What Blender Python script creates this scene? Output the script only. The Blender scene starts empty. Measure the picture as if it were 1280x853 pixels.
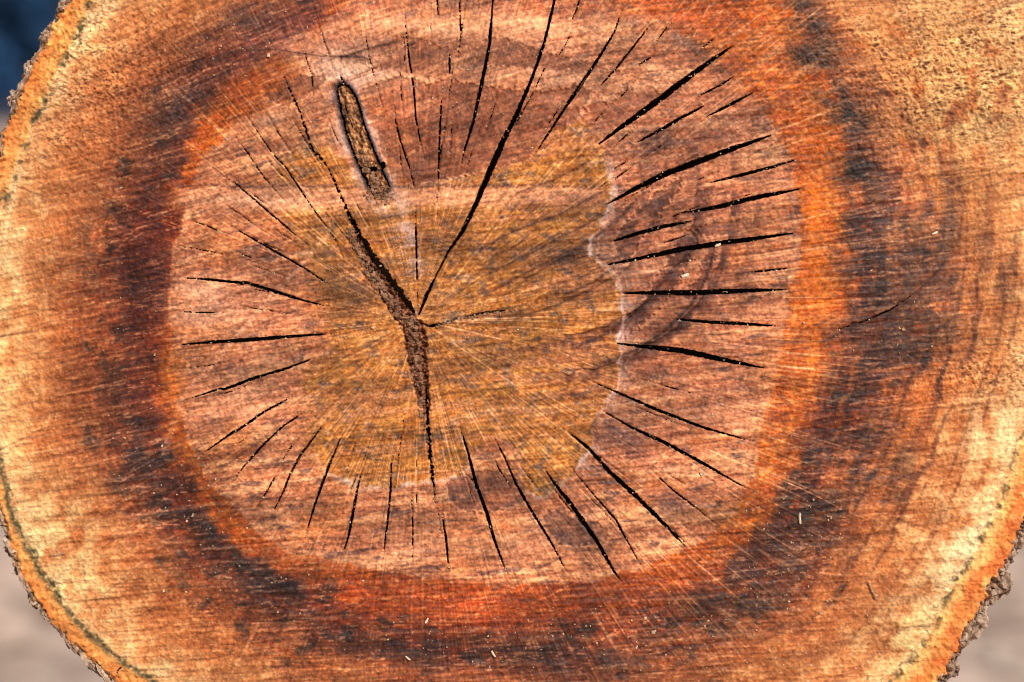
import bpy, math, random
import numpy as np
from mathutils import Vector

# ------------------------------------------------------------------ camera, world, sun, exposure
S = 0.0005                                    # metres per photo pixel on the cut face
DIST = 0.90                                   # camera to face
ALPHA = math.radians(9.67)                    # camera looks slightly down
CZ = 578 * S * math.cos(ALPHA)                # height of the face centre (log underside rests on z = 0)
FWD = np.array([0.0, math.cos(ALPHA), -math.sin(ALPHA)])
UP = np.array([0.0, math.sin(ALPHA), math.cos(ALPHA)])
CEN = np.array([0.0, 0.0, CZ])

scene = bpy.context.scene
col = scene.collection
cam_d = bpy.data.cameras.new('camera')
cam_d.lens = 36 * (DIST / S) / 1280
cam_d.sensor_width = 36
cam_d.clip_start = 0.02
cam_d.clip_end = 3000
cam_d.dof.use_dof = True
cam_d.dof.focus_distance = DIST
cam_d.dof.aperture_fstop = 2.2
cam = bpy.data.objects.new('camera', cam_d)
col.objects.link(cam)
cam.location = CEN - FWD * DIST
cam.rotation_euler = (math.radians(90) - ALPHA, 0, 0)
scene.camera = cam

SUN = Vector((0.45, -0.58, 0.70)).normalized()
world = bpy.data.worlds.new('World')
scene.world = world
world.use_nodes = True
wn = world.node_tree
bg = wn.nodes['Background']
sky = wn.nodes.new('ShaderNodeTexSky')
sky.sky_type = 'NISHITA'
sky.sun_disc = False
sky.sun_elevation = math.asin(SUN.z)
sky.sun_rotation = math.atan2(SUN.x, SUN.y)
wn.links.new(sky.outputs[0], bg.inputs[0])
bg.inputs[1].default_value = 0.07
sun_d = bpy.data.lights.new('sun', 'SUN')
sun_d.energy = 4.4
sun_d.angle = math.radians(0.5)
sun_d.color = (1.0, 0.95, 0.87)
sun = bpy.data.objects.new('sun', sun_d)
col.objects.link(sun)
sun.rotation_euler = SUN.to_track_quat('Z', 'Y').to_euler()
sun.location = (3, -3, 4)
scene.cycles.filter_width = 1.1
scene.view_settings.view_transform = 'Standard'
scene.view_settings.look = 'None'
scene.view_settings.exposure = 0.06
scene.view_settings.gamma = 1.0

# ------------------------------------------------------------------ numpy noise
f32 = np.float32
_rng = np.random.RandomState(7)
_ang = _rng.rand(256, 256).astype(f32) * f32(2 * math.pi)
_GX, _GY = np.cos(_ang), np.sin(_ang)

def perlin(x, y, seed=0, perx=256):
    x = np.asarray(x, f32); y = np.asarray(y, f32)
    xf = np.floor(x); yf = np.floor(y)
    dx = x - xf; dy = y - yf
    so = (seed * 37) & 255; st = (seed * 91) & 255
    ix = xf.astype(np.int32); iy = (yf.astype(np.int32) + st) & 255
    i0 = ((ix % perx) + so) & 255; i1 = (((ix + 1) % perx) + so) & 255
    if perx > 256:                                   # more cells than the table: fold with a row jump
        iy = (iy + 13 * ((ix % perx) >> 8)) & 255
    j1 = (iy + 1) & 255
    u = dx * dx * dx * (dx * (dx * 6 - 15) + 10)
    v = dy * dy * dy * (dy * (dy * 6 - 15) + 10)
    a = _GX[i0, iy] * dx + _GY[i0, iy] * dy
    b = _GX[i1, iy] * (dx - 1) + _GY[i1, iy] * dy
    c = _GX[i0, j1] * dx + _GY[i0, j1] * (dy - 1)
    d = _GX[i1, j1] * (dx - 1) + _GY[i1, j1] * (dy - 1)
    ab = a + (b - a) * u; cd = c + (d - c) * u
    return (ab + (cd - ab) * v) * f32(1.5)

def unit(a):
    """noise rescaled to a common contrast"""
    return (a / (a.std() + 1e-6) * 0.45).astype(f32)

def fbm(x, y, seed=0, octv=3, gain=0.5):
    r = 0; a = 1.0; t = 0
    x = np.asarray(x, f32); y = np.asarray(y, f32)
    for k in range(octv):
        c, s = math.cos(0.7 + seed + 1.1 * k), math.sin(0.7 + seed + 1.1 * k)
        r = r + a * perlin((x * c - y * s) * 2 ** k + 3.7 * k, (x * s + y * c) * 2 ** k, seed + k * 5)
        t += a; a *= gain
    return unit(r) if np.ndim(r) == 2 and r.size > 200000 else r / t * 1.6

def sst(a, b, x):
    t = np.clip((x - a) / (b - a), 0, 1)
    return t * t * (3 - 2 * t)

def smooth_closed(pts, n):
    """periodic Catmull-Rom through pts, n samples"""
    p = np.array(pts, float); m = len(p)
    t = np.linspace(0, m, n, endpoint=False)
    i = t.astype(int); f = (t - i)[:, None]
    p0, p1, p2, p3 = p[(i - 1) % m], p[i % m], p[(i + 1) % m], p[(i + 2) % m]
    return 0.5 * (2 * p1 + (p2 - p0) * f + (2 * p0 - 5 * p1 + 4 * p2 - p3) * f ** 2 + (3 * p1 - p0 - 3 * p2 + p3) * f ** 3)

C0 = (610.0, 400.0)
def radial(pts):
    """closed outline -> function of angle round C0"""
    p = smooth_closed(pts, 720)
    th = np.arctan2(p[:, 1] - C0[1], p[:, 0] - C0[0]); r = np.hypot(p[:, 0] - C0[0], p[:, 1] - C0[1])
    o = np.argsort(th); th = th[o]; r = r[o]
    th = np.concatenate([th - 2 * math.pi, th, th + 2 * math.pi]); r = np.concatenate([r, r, r])
    grid = np.linspace(-math.pi, math.pi, 1441)
    rr = np.interp(grid, th, r)
    return lambda a: np.interp(a, grid, rr).astype(f32)

OUTER = [(84, -4), (48, 58), (12, 140), (-8, 200), (-30, 320), (-35, 430), (-24, 550), (2, 655), (25, 725), (62, 780), (112, 832), (165, 868),
         (250, 925), (390, 978), (560, 1003), (760, 1002), (950, 972), (1080, 925), (1168, 868), (1212, 790), (1250, 725), (1284, 652),
         (1335, 530), (1375, 390), (1385, 230), (1365, 60), (1290, -90), (1090, -170), (850, -205), (610, -210), (400, -180), (240, -120), (140, -60)]
CAMB = [(118, -5), (96, 40), (68, 95), (30, 180), (6, 245), (-14, 320), (-20, 430), (-12, 530), (4, 600), (22, 662), (60, 730), (100, 785),
        (150, 826), (195, 855), (280, 900), (410, 945), (570, 968), (760, 966), (940, 938), (1050, 898), (1128, 842), (1165, 788),
        (1190, 738), (1215, 698), (1246, 640), (1264, 588), (1290, 510), (1328, 390), (1338, 240), (1320, 75), (1245, -65), (1070, -135), (850, -170), (610, -175), (410, -150), (260, -90), (165, -40)]
DARK_OUT = [(1045, 0), (1062, 70), (1095, 150), (1140, 200), (1205, 265), (1215, 350), (1200, 430), (1130, 490), (1110, 590), (1065, 680), (985, 760), (860, 835),
            (700, 878), (500, 885), (360, 852), (270, 800), (215, 720), (150, 640), (105, 560), (92, 450), (100, 330), (128, 250), (160, 180),
            (215, 105), (260, 40), (330, -20), (450, -90), (620, -120), (820, -110), (980, -70)]
DARK_IN = [(992, 0), (1012, 60), (1048, 140), (1068, 250), (1064, 340), (1040, 440), (1005, 540), (965, 640), (905, 715), (800, 760),
           (640, 785), (500, 775), (405, 738), (330, 700), (270, 650), (228, 590), (203, 520), (202, 470), (209, 420), (214, 320), (222, 262),
           (240, 165), (268, 118), (320, 84), (385, 40), (440, -20), (610, -65), (780, -60), (920, -40)]
HEART = [(215, 330), (213, 440), (226, 520), (256, 588), (302, 648), (352, 686), (430, 706), (520, 722), (640, 732), (760, 724), (850, 692), (908, 650),
         (938, 600), (955, 520), (974, 440), (992, 360), (1002, 280), (986, 200), (950, 130), (898, 78), (828, 28), (740, -10),
         (600, -30), (480, -15), (412, 20), (392, 78), (348, 118), (296, 152), (256, 196), (232, 250), (222, 290)]
CORE = [(345, 205), (365, 188), (400, 180), (425, 195), (455, 230), (500, 235), (560, 225), (640, 205), (690, 165), (725, 152), (745, 175), (762, 215),
        (768, 250), (742, 290), (740, 322), (768, 345), (778, 390), (774, 440), (772, 478), (755, 505), (735, 530), (738, 560), (715, 590),
        (675, 622), (655, 600), (648, 565), (610, 545), (590, 570), (575, 592), (530, 602), (490, 608), (445, 606), (410, 590), (385, 560),
        (390, 520), (380, 470), (410, 440), (412, 400), (395, 350), (380, 310), (360, 285), (345, 240)]
rO, rC, rDO, rDI, rH = [radial(p) for p in (OUTER, CAMB, DARK_OUT, DARK_IN, HEART)]

# ------------------------------------------------------------------ the grid over the cut face (photo pixel units)
SP = 1.0
def axis(lo, hi, a, b):
    core = np.arange(a, b + SP, SP)
    left = a - np.cumsum(np.geomspace(SP, 6, 40)); left = left[left > lo]
    right = core[-1] + np.cumsum(np.geomspace(SP, 6, 40)); right = right[right < hi]
    l2 = np.arange(lo, left[-1], 6.0) if len(left) else np.array([])
    r2 = np.arange(right[-1] + 6, hi, 6.0) if len(right) else np.array([])
    return np.concatenate([l2, left[::-1], core, right, r2])
xs = axis(-60, 1410, -14, 1294)
ys = axis(-235, 1030, -14, 867)
PX, PY = [a.astype(f32) for a in np.meshgrid(xs, ys)]
NY, NX = PX.shape
PITH = (522.0, 400.0)
th0 = np.arctan2(PY - C0[1], PX - C0[0]); r0 = np.hypot(PX - C0[0], PY - C0[1])
thp = np.arctan2(PY - PITH[1], PX - PITH[0]).astype(f32); rp = np.hypot(PX - PITH[0], PY - PITH[1]).astype(f32)
TAU = 2 * math.pi
def polar(cells, L, seed, warp=0):
    return unit(perlin((thp + warp) / TAU * cells + cells // 2, rp / L, seed, cells))
def blur(a, n):
    for _ in range(n):
        a = 0.25 * np.roll(a, 1, 0) + 0.5 * a + 0.25 * np.roll(a, -1, 0)
        a = 0.25 * np.roll(a, 1, 1) + 0.5 * a + 0.25 * np.roll(a, -1, 1)
    return a
_wr = np.random.RandomState(21)
def speck(n): return unit(blur(_wr.normal(size=PX.shape).astype(f32), n))

n_big = fbm(PX / 90, PY / 90, 3, 3)
n_mid = fbm(PX / 28, PY / 28, 11, 3)
n_fine = fbm(PX / 6, PY / 6, 19, 3)
n_px = speck(2)
n_px2 = speck(1)
n_px3 = speck(6)
# saw strokes: tilted at the upper left, nearly level at the bottom
tilt = 0.10 + 0.36 * np.exp(-((PX - 180) / 330) ** 2 - ((PY - 40) / 190) ** 2) + 0.22 * np.exp(-((PX - 560) / 160) ** 2 - ((PY - 130) / 80) ** 2) \
     + 0.14 * np.exp(-((PX - 120) / 180) ** 2 - ((PY - 430) / 150) ** 2) - 0.05 * sst(560, 800, PY)
vv = PY + tilt * (PX - 640) + 2 * n_big
wv = 0.8 * perlin(PX / 60, PY / 16, 39)
st_a = unit(perlin(PX / 95, (vv + wv) / 3.4, 41))
st_b = unit(perlin(PX / 45 + 4, (vv + wv) / 1.9, 43))
st_c = unit(perlin(PX / 130, (vv + wv) / 9.0, 47))
st_d = unit(perlin(PX / 210, (vv + 2 * wv) / 24.0, 48))
ray_f = polar(1024, 130, 53)
ray_m = polar(512, 100, 57, 0.003)
ray_c = polar(128, 200, 59)
ring_w = rp + 7 * n_big + 3 * perlin(thp / TAU * 32 + 16, rp / 90, 61, 32)
ring_f = unit(perlin(ring_w / 3.6, thp / TAU * 64 + 32, 63))
ring_m = unit(perlin(ring_w / 11.0, thp / TAU * 40 + 20, 67))
ring_c = unit(perlin(ring_w / 26.0, thp / TAU * 24 + 12, 69))

# single strokes: every tooth mark and every torn ray is drawn as a line of its own
I0, J0 = int(np.searchsorted(xs, -14)), int(np.searchsorted(ys, -14))
SW, SH = int((1294 + 14) / SP), int((867 + 14) / SP)
def strokes(n, field, lmin, lmax, seed, where=None, bend=0.0, signed=True, tilt_sd=0.05):
    r = np.random.RandomState(seed)
    x = r.uniform(-14, 1293, n); y = r.uniform(-14, 866, n)
    if where is not None:
        ii = np.clip(((x + 14) / SP).astype(int), 0, SW - 1) + I0; jj = np.clip(((y + 14) / SP).astype(int), 0, SH - 1) + J0
        k = r.rand(n) < where[jj, ii]; x, y = x[k], y[k]; n = len(x)
    L = lmin * (lmax / lmin) ** r.rand(n)
    a = field(x, y) + r.normal(0, tilt_sd, n)
    amp = r.uniform(0.35, 1.0, n) * (np.where(r.rand(n) < 0.5, -1, 1) if signed else 1)
    m = 80
    t = np.linspace(-.5, .5, m)[None]
    b = r.normal(0, bend, n)[:, None] if bend else 0
    sx = x[:, None] + np.cos(a)[:, None] * t * L[:, None] - np.sin(a)[:, None] * b * L[:, None] * (t * t)
    sy = y[:, None] + np.sin(a)[:, None] * t * L[:, None] + np.cos(a)[:, None] * b * L[:, None] * (t * t)
    wgt = amp[:, None] * (1 - (2 * np.abs(t)) ** 2.5) * np.minimum(L[:, None] / m, 1.2) * 1.0
    u = (sx + 14) / SP; v = (sy + 14) / SP
    iu = np.floor(u).astype(np.int64); iv = np.floor(v).astype(np.int64); fu = u - iu; fv = v - iv
    acc = np.zeros(SW * SH)
    for du in (0, 1):
        for dv_ in (0, 1):
            w = wgt * (fu if du else 1 - fu) * (fv if dv_ else 1 - fv)
            ok = (iu + du >= 0) & (iu + du < SW) & (iv + dv_ >= 0) & (iv + dv_ < SH)
            acc += np.bincount(((iv + dv_) * SW + iu + du)[ok], weights=w[ok], minlength=SW * SH)
    out = np.zeros(PX.shape, f32)
    out[J0:J0 + SH, I0:I0 + SW] = acc.reshape(SH, SW)
    return out
def saw_dir(x, y):
    ii = np.clip(((x + 14) / SP).astype(int), 0, SW - 1) + I0; jj = np.clip(((y + 14) / SP).astype(int), 0, SH - 1) + J0
    return -np.arctan(tilt[jj, ii])
def ray_dir(x, y): return np.arctan2(y - PITH[1], x - PITH[0])
def ring_dir(x, y): return ray_dir(x, y) + math.pi / 2
# fine grain from irregular strokes, so that no spacing repeats
st_a = unit(blur(strokes(9000, saw_dir, 30, 220, 311, bend=.02), 3))
st_b = unit(blur(strokes(24000, saw_dir, 14, 90, 312), 1))
ring_f = unit(blur(strokes(24000, ring_dir, 8, 50, 313), 1))
fleck_d = unit(blur(strokes(30000, saw_dir, 4, 18, 314, tilt_sd=.12), 1))
fleck_l = unit(blur(strokes(30000, saw_dir, 5, 24, 315, tilt_sd=.12), 1))
# ------------------------------------------------------------------ zone masks
def edge(fn, wob, soft, seed=0):
    d = r0 - fn(th0) + wob * (n_mid * 0.7 + n_fine * 0.3)
    return d, sst(-soft, soft, d)
dO = r0 - rO(th0) + np.where(PX > 640, 5.0, 3.2) * fbm(PX / 13, PY / 13, 71, 4)
dC, mC = edge(rC, 5, 5)
drag = (7 * st_d + 4 * st_c + 10 * n_big) * sst(180, 330, PX)
dDO, mDO = edge(lambda a: rDO(a) + drag, 34, 45)
dDI, mDI = edge(lambda a: rDI(a) + 0.45 * drag, 14, 12)
dH, mH = edge(lambda a: rH(a) + 0.12 * drag, 7, 3.2)

def poly_sdf(pts, box=30):
    q = np.array(pts, float)
    x0, x1, y0, y1 = q[:, 0].min() - box, q[:, 0].max() + box, q[:, 1].min() - box, q[:, 1].max() + box
    i0, i1 = np.searchsorted(xs, [x0, x1]); j0, j1 = np.searchsorted(ys, [y0, y1])
    sx, sy = PX[j0:j1, i0:i1], PY[j0:j1, i0:i1]
    best = np.full(sx.shape, 1e9, f32); ins = np.zeros(sx.shape, bool)
    for a, b in zip(q, np.roll(q, -1, 0)):
        ex, ey = b - a
        t = np.clip(((sx - a[0]) * ex + (sy - a[1]) * ey) / (ex * ex + ey * ey + 1e-9), 0, 1)
        best = np.minimum(best, (sx - a[0] - t * ex) ** 2 + (sy - a[1] - t * ey) ** 2)
        if abs(ey) > 1e-9:
            ins ^= ((a[1] > sy) != (b[1] > sy)) & (sx < (b[0] - a[0]) * (sy - a[1]) / ey + a[0])
    d = np.sqrt(best); d[ins] *= -1
    out = np.full(PX.shape, 999, f32); out[j0:j1, i0:i1] = d
    return out
dK = poly_sdf(smooth_closed(CORE, 130)) + 5 * n_mid + 2 * n_fine
_sk = 1.5 + 14 * (1 - sst(400, 470, PX)) * sst(250, 330, PY)
mK = 1 - sst(-_sk, _sk, dK)
KNOT = [(421, 112), (424, 106), (430, 105), (437, 109), (443, 118), (449, 134), (456, 157), (465, 181), (475, 206), (487, 234), (478, 240), (464, 238), (456, 224),
        (447, 204), (439, 184), (431, 160), (425, 134)]
dN = poly_sdf(smooth_closed(KNOT, 60), 60) + 0.8 * n_fine

def blob(x, y, sx, sy, rot=0):
    c, s = math.cos(math.radians(rot)), math.sin(math.radians(rot))
    dx, dy = PX - x, PY - y
    u = (dx * c + dy * s) / sx; v = (-dx * s + dy * c) / sy
    return np.exp(-(u * u + v * v))
def line_d(pts, box=40):
    """distance to a polyline, running length, inside a box only"""
    q = np.array(pts, float)
    x0, x1, y0, y1 = q[:, 0].min() - box, q[:, 0].max() + box, q[:, 1].min() - box, q[:, 1].max() + box
    i0, i1 = np.searchsorted(xs, [x0, x1]); j0, j1 = np.searchsorted(ys, [y0, y1])
    sl = (slice(j0, j1), slice(i0, i1))
    sx, sy = PX[sl], PY[sl]
    best = np.full(sx.shape, 1e9, f32); run = np.zeros(sx.shape, f32); nx = np.zeros(sx.shape, f32); ny = np.zeros(sx.shape, f32)
    L = 0
    for a, b in zip(q[:-1], q[1:]):
        ex, ey = b - a; l = math.hypot(ex, ey)
        t = np.clip(((sx - a[0]) * ex + (sy - a[1]) * ey) / (l * l), 0, 1)
        qx, qy = sx - a[0] - t * ex, sy - a[1] - t * ey
        d2 = qx * qx + qy * qy
        m = d2 < best
        best[m] = d2[m]; run[m] = (L + t * l)[m]; nx[m] = qx[m]; ny[m] = qy[m]
        L += l
    d = np.sqrt(best)
    return sl, d, run, L, nx / (d + 1e-6), ny / (d + 1e-6)

mHeart = 1 - mH
s_saw = blur(strokes(11000, saw_dir, 20, 220, 301, bend=.03), 1)
s_fine = 1.7 * blur(strokes(20000, saw_dir, 8, 70, 302, tilt_sd=.07), 1)
s_wide = blur(strokes(2400, saw_dir, 60, 300, 303, bend=.04), 5) * 3.0
s_ray = strokes(5200, ray_dir, 16, 120, 304, where=np.clip(0.10 + 0.9 * mK + 0.5 * mHeart + 0.75 * np.exp(-((dH - 30) / 70) ** 2) * sst(-.1, .6, np.cos(thp)), 0, 1), signed=False, tilt_sd=.03)
s_rayd = strokes(6000, ray_dir, 10, 70, 305, where=np.clip(0.25 + 0.6 * (1 - mDO), 0, 1), signed=False, tilt_sd=.04)
s_ring = blur(strokes(9000, ring_dir, 10, 60, 306, bend=.05), 1)
s_tear = strokes(16000, lambda x, y: saw_dir(x, y) + .5, 3, 12, 307, tilt_sd=.6)
def scratch_dir(x, y):
    r = np.random.RandomState(len(x)); base = saw_dir(x, y)
    return np.where(r.rand(len(x)) < .6, base, np.where(r.rand(len(x)) < .6, ray_dir(x, y), -0.42))
s_long = 1.8 * blur(strokes(1700, scratch_dir, 120, 420, 308, bend=.025, tilt_sd=.04), 1)
for _a in (s_long, s_saw, s_fine, s_wide, s_ring, s_tear): np.clip(_a, -2, 2, out=_a)

# ------------------------------------------------------------------ colours (as the wood looks in the sun), mixed zone by zone
def rgb(*c): return np.array(c, f32) / 255
def fill(c): return np.broadcast_to(rgb(*c), PX.shape + (3,)).copy()
def mix(A, c, m):
    c = rgb(*c) if isinstance(c, tuple) else c
    m = np.clip(m, 0, 1)[..., None]
    return A * (1 - m) + c * m

streak = st_a * 0.35 + st_b * 0.25 + st_c * 0.35 + 0.42 * s_saw + 0.25 * s_wide + 0.2 * s_fine
flame = sst(-0.06, 0.10, 0.8 * st_d + 0.45 * st_c + 0.5 * n_mid + 0.25 * s_wide)          # flat figure with sharp, wavy borders
# sapwood
sap = fill((234, 170, 106))
sap = mix(sap, (255, 224, 168), sst(-80, -8, dC - 6 + 18 * n_mid) * 0.9)
sap = mix(sap, (216, 136, 82), sst(-0.1, 0.9, ring_m * .6 + ring_c * 0.6 + 0.5 * streak) * 0.65)
sap = mix(sap, (252, 214, 156), sst(0.1, 0.9, n_mid + 0.6 * st_c) * 0.45)
sap = mix(sap, (178, 100, 66), sst(0.25, 1.0, streak + 0.3 * n_fine) * 0.5)
# dark stained ring
dk = fill((156, 80, 44))
dk = mix(dk, (96, 44, 34), sst(-0.35, 0.35, n_mid * 0.8 + ring_c * 0.5 + 0.4 * streak))
dk = mix(dk, (184, 72, 34), sst(0.25, 0.75, ring_m + 0.6 * n_mid - 0.35 * streak) * 0.75)
dk = mix(dk, (50, 42, 42), sst(0.30, 0.60, fbm(PX / 40, PY / 24, 83, 4) + 0.35 * streak + 0.2 * ring_f) * 0.88)
dk = mix(dk, (140, 80, 66), sst(0.3, 0.9, st_c + 0.6 * s_saw) * 0.5)
# orange ring
og = fill((204, 92, 26))
og = mix(og, (228, 120, 38), sst(-0.2, 0.8, ring_m + 0.5 * n_mid))
og = mix(og, (168, 62, 26), sst(0.2, 1.0, streak + 0.6 * n_mid) * 0.65)
og = mix(og, (172, 68, 32), sst(640, 760, PY) * 0.7)
# heartwood
hw = fill((208, 130, 92))
hw = mix(hw, (232, 164, 118), sst(-0.1, 0.8, st_c * 0.8 + st_d * 0.7 + 0.4 * n_mid))
hw = mix(hw, (166, 94, 62), (1 - flame) * 0.28)
hw = mix(hw, (142, 78, 56), sst(0.15, 1.0, -st_c * 0.5 + streak * 0.6 + 0.6 * n_mid) * 0.55)
hw = mix(hw, (112, 78, 76), sst(0.45, 0.85, fbm(PX / 38, vv / 11, 89, 3) + 0.2 * ring_f) * 0.65)
hw = mix(hw, (208, 118, 62), sst(0.2, 0.8, n_big + 0.4 * st_a) * 0.5)
# core
ck = fill((190, 116, 50))
ck = mix(ck, (202, 136, 58), sst(0.0, 0.8, n_mid + 0.5 * st_a + 0.4 * ray_m))
ck = mix(ck, (132, 76, 36), sst(0.2, 0.95, streak * 0.8 + 0.6 * n_mid + 0.2 * ring_m) * 0.8)
ck = mix(ck, (200, 122, 78), sst(0.1, 0.7, st_d + 0.6 * st_c - 0.1) * 0.6)
ck = mix(ck, (116, 92, 88), sst(0.40, 0.8, fbm(PX / 24, PY / 15, 97, 2) + 0.35 * ring_f) * 0.6)

# outer wood: stained near the heartwood, fading outwards through orange-brown to peach under the bark
RDI, RC = rDI(th0), rC(th0)
t_out = np.clip((r0 - RDI) / np.maximum(RC - RDI, 1), 0, 1.05)
gam = 1.0 - 0.64 * np.exp(-((th0 + 0.64) / 0.40) ** 2) - 0.18 * np.exp(-((th0 - 0.55) / 0.4) ** 2) - 0.30 * np.exp(-((th0 + 2.35) / 0.3) ** 2)
t_out = t_out ** gam
band = unit(perlin(r0 / rO(th0) * 52 + 0.35 * n_mid + 0.5 * n_big, th0 / TAU * 24 + 12, 221, 256)) + 0.5 * unit(perlin(r0 / rO(th0) * 130 + 0.3 * n_mid, th0 / TAU * 40 + 20, 223))
right_w = np.exp(-(th0 / 0.75) ** 2)
tn = t_out + 0.10 * n_mid + 0.05 * n_big + (0.05 + 0.09 * right_w) * band + 0.035 * streak + 0.02 * ring_f
KP = [0.0, 0.10, 0.22, 0.36, 0.58, 0.80, 0.94, 1.03]
KC = np.array([(146, 58, 30), (120, 52, 34), (132, 66, 42), (172, 94, 54), (200, 118, 68), (220, 146, 92), (238, 182, 126), (248, 206, 154)], f32) / 255
Wo = np.stack([np.interp(tn, KP, KC[:, c]) for c in range(3)], -1).astype(f32)
darkness = 1 - sst(0.30, 0.62, tn)
Wo = mix(Wo, (178, 72, 34), sst(0.25, 0.8, ring_m + 0.6 * n_mid - 0.2 * streak) * 0.65 * darkness)
Wo = mix(Wo, (52, 43, 43), sst(0.25, 0.75, fbm(PX / 40, PY / 30, 83, 4) + 0.15 * streak + 0.2 * ring_f) * 0.60 * darkness)
Wo = mix(Wo, (184, 92, 46), sst(0.15, 0.7, -fbm(PX / 46, PY / 40, 229, 3) + .2 * streak) * 0.5 * darkness)
Wo = mix(Wo, (210, 112, 48), sst(0.1, 0.9, band) * right_w * 0.45)
band2 = unit(perlin(r0 / rO(th0) * 84 + 0.25 * n_mid + 0.35 * n_big, th0 / TAU * 20 + 10, 233))
Wo = mix(Wo, (84, 48, 42), sst(0.42, 0.75, band2 + .15 * n_fine) * (right_w + .15) * 0.28 * (1 - sst(.8, .98, t_out)))
Wo = mix(Wo, (86, 52, 48), sst(0.35, 0.9, -band + 0.3 * n_mid) * right_w * 0.42 * (1 - sst(.75, .95, t_out)))
Wo = mix(Wo, (250, 206, 146), sst(0.2, 0.9, n_mid + 0.5 * n_fine) * 0.35 * sst(.45, .8, tn))
W = mix(og, Wo, mDI)
W = mix(hw, W, mH)
W = mix(W, ck, mK)

# ---- patches with a shape of their own
def paint(c, m, k=1.0, brk=None):
    global W
    if brk is not None: m = m * sst(-0.45, 0.35, brk)
    W = mix(W, c, m * k)
brk1 = 0.45 * n_mid + 0.35 * streak
# left: deep red stain right against the heartwood
paint((116, 36, 20), blob(184, 335, 36, 115) * sst(-1, 2, dH), 0.92, brk1 + 0.5)
paint((150, 62, 32), blob(120, 400, 50, 150), 0.4, n_mid + .1)
paint((126, 44, 26), blob(190, 510, 30, 60) * sst(-2, 3, dH), 0.75, brk1)
paint((66, 44, 48), blob(180, 560, 55, 36, 10), 0.9, brk1)
paint((60, 40, 42), blob(240, 640, 42, 36, 30), 0.85, brk1)
paint((58, 42, 46), blob(330, 725, 80, 32, 32), 0.85, brk1)
paint((70, 46, 46), blob(170, 590, 24, 30), 0.7, brk1)
paint((58, 50, 46), blob(122, 300, 30, 40), 0.5, brk1)
paint((62, 50, 44), blob(142, 480, 12, 26), 0.6, brk1)
paint((70, 48, 44), blob(210, 150, 40, 60, 25), 0.65, brk1)
paint((84, 56, 58), blob(240, 120, 70, 22, -24), 0.75, brk1)
paint((120, 52, 46), blob(330, 50, 90, 34, -18), 0.75, brk1 + 0.2)
paint((80, 60, 66), blob(305, 22, 40, 18, -20), 0.7, brk1)
paint((206, 92, 30), blob(300, 120, 46, 22, -42) * sst(-12, 4, dH + 6), 0.95)
paint((222, 110, 40), blob(250, 240, 42, 6, 1), 0.95)
paint((206, 110, 40), blob(214, 470, 15, 46, -6), 0.85)
paint((196, 112, 64), blob(130, 150, 80, 40, -30), 0.6, brk1)
# top: pale smooth band and the reddish edge over it
paint((232, 172, 140), blob(430, 70, 80, 26, 4), 0.75, brk1 + 0.2)
paint((238, 186, 160), blob(420, 95, 50, 12, 6), 0.75, brk1 + 0.3)
paint((222, 150, 112), blob(640, 45, 150, 22, 3), 0.7, brk1 + 0.2)
paint((230, 164, 126), blob(690, 95, 110, 12, 8), 0.75, brk1 + 0.2)
paint((198, 92, 50), blob(700, 2, 110, 16, 2), 0.8, brk1)
paint((206, 94, 40), blob(860, 14, 80, 30, 10), 0.9, brk1 + 0.3)
paint((176, 84, 58), blob(470, 8, 90, 12, 0), 0.6, brk1)
paint((110, 84, 88), blob(790, 28, 60, 9, 14), 0.6, brk1)
paint((98, 82, 90), blob(860, 50, 36, 12, 40), 0.7, brk1)
paint((104, 88, 96), blob(590, 8, 40, 8, 3), 0.6, brk1)
paint((118, 66, 50), blob(530, 66, 44, 14, -14), 0.75, brk1)
paint((150, 92, 76), blob(660, 66, 60, 16, 10), 0.75, brk1 + 0.3)
paint((142, 76, 54), blob(590, 140, 70, 30, -18), 0.6, brk1 + 0.2)
paint((112, 62, 46), blob(345, 115, 40, 14, -18), 0.55, brk1)
paint((196, 122, 80), blob(380, 160, 70, 16, -26), 0.6, brk1)
paint((112, 78, 56), blob(382, 190, 34, 12, -24), 0.7, brk1)
# right: purple-brown heartwood inside the orange ring
paint((132, 76, 58), blob(850, 180, 80, 60, -25) * (1 - mK), 0.6, brk1 + 0.1)
paint((92, 68, 72), blob(818, 190, 32, 26) * (1 - mK), 0.6, brk1)
paint((112, 66, 56), blob(790, 310, 30, 60, 25) * (1 - mK), 0.4, brk1)
paint((92, 74, 82), blob(800, 365, 26, 52) * (1 - mK), 0.6, brk1)
paint((96, 60, 56), blob(955, 150, 26, 18, 30), 0.5, brk1)
paint((206, 96, 30), blob(1022, 190, 40, 60, -12) * sst(4, 16, dH), 0.4, n_mid + .4)
paint((232, 124, 36), blob(1022, 300, 30, 120) * sst(2, 14, dH) * (1 - sst(-10, 20, dDI)), 0.75, n_mid + .5)
paint((206, 122, 86), blob(860, 252, 100, 16, -6) * (1 - mK), 0.75, brk1 + 0.3)
paint((206, 128, 94), blob(910, 500, 60, 30, 20), 0.6, brk1)
paint((118, 76, 74), blob(780, 545, 40, 26, 30) * (1 - mK), 0.7, brk1 + 0.1)
paint((112, 66, 58), blob(600, 616, 44, 20, -10) * (1 - mK), 0.7, brk1 + 0.1)
paint((104, 68, 66), blob(725, 662, 40, 22, 0), 0.65, brk1)
paint((112, 74, 74), blob(842, 625, 30, 24, 20), 0.65, brk1)
paint((218, 150, 112), blob(560, 665, 110, 26, -4), 0.55, brk1)
paint((224, 158, 124), blob(260, 372, 50, 26), 0.65, brk1 + 0.3)
paint((214, 142, 106), blob(290, 500, 60, 36, -20), 0.55, brk1 + 0.2)
paint((206, 128, 84), blob(400, 520, 90, 20, -5), 0.5, brk1 + 0.1)
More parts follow.
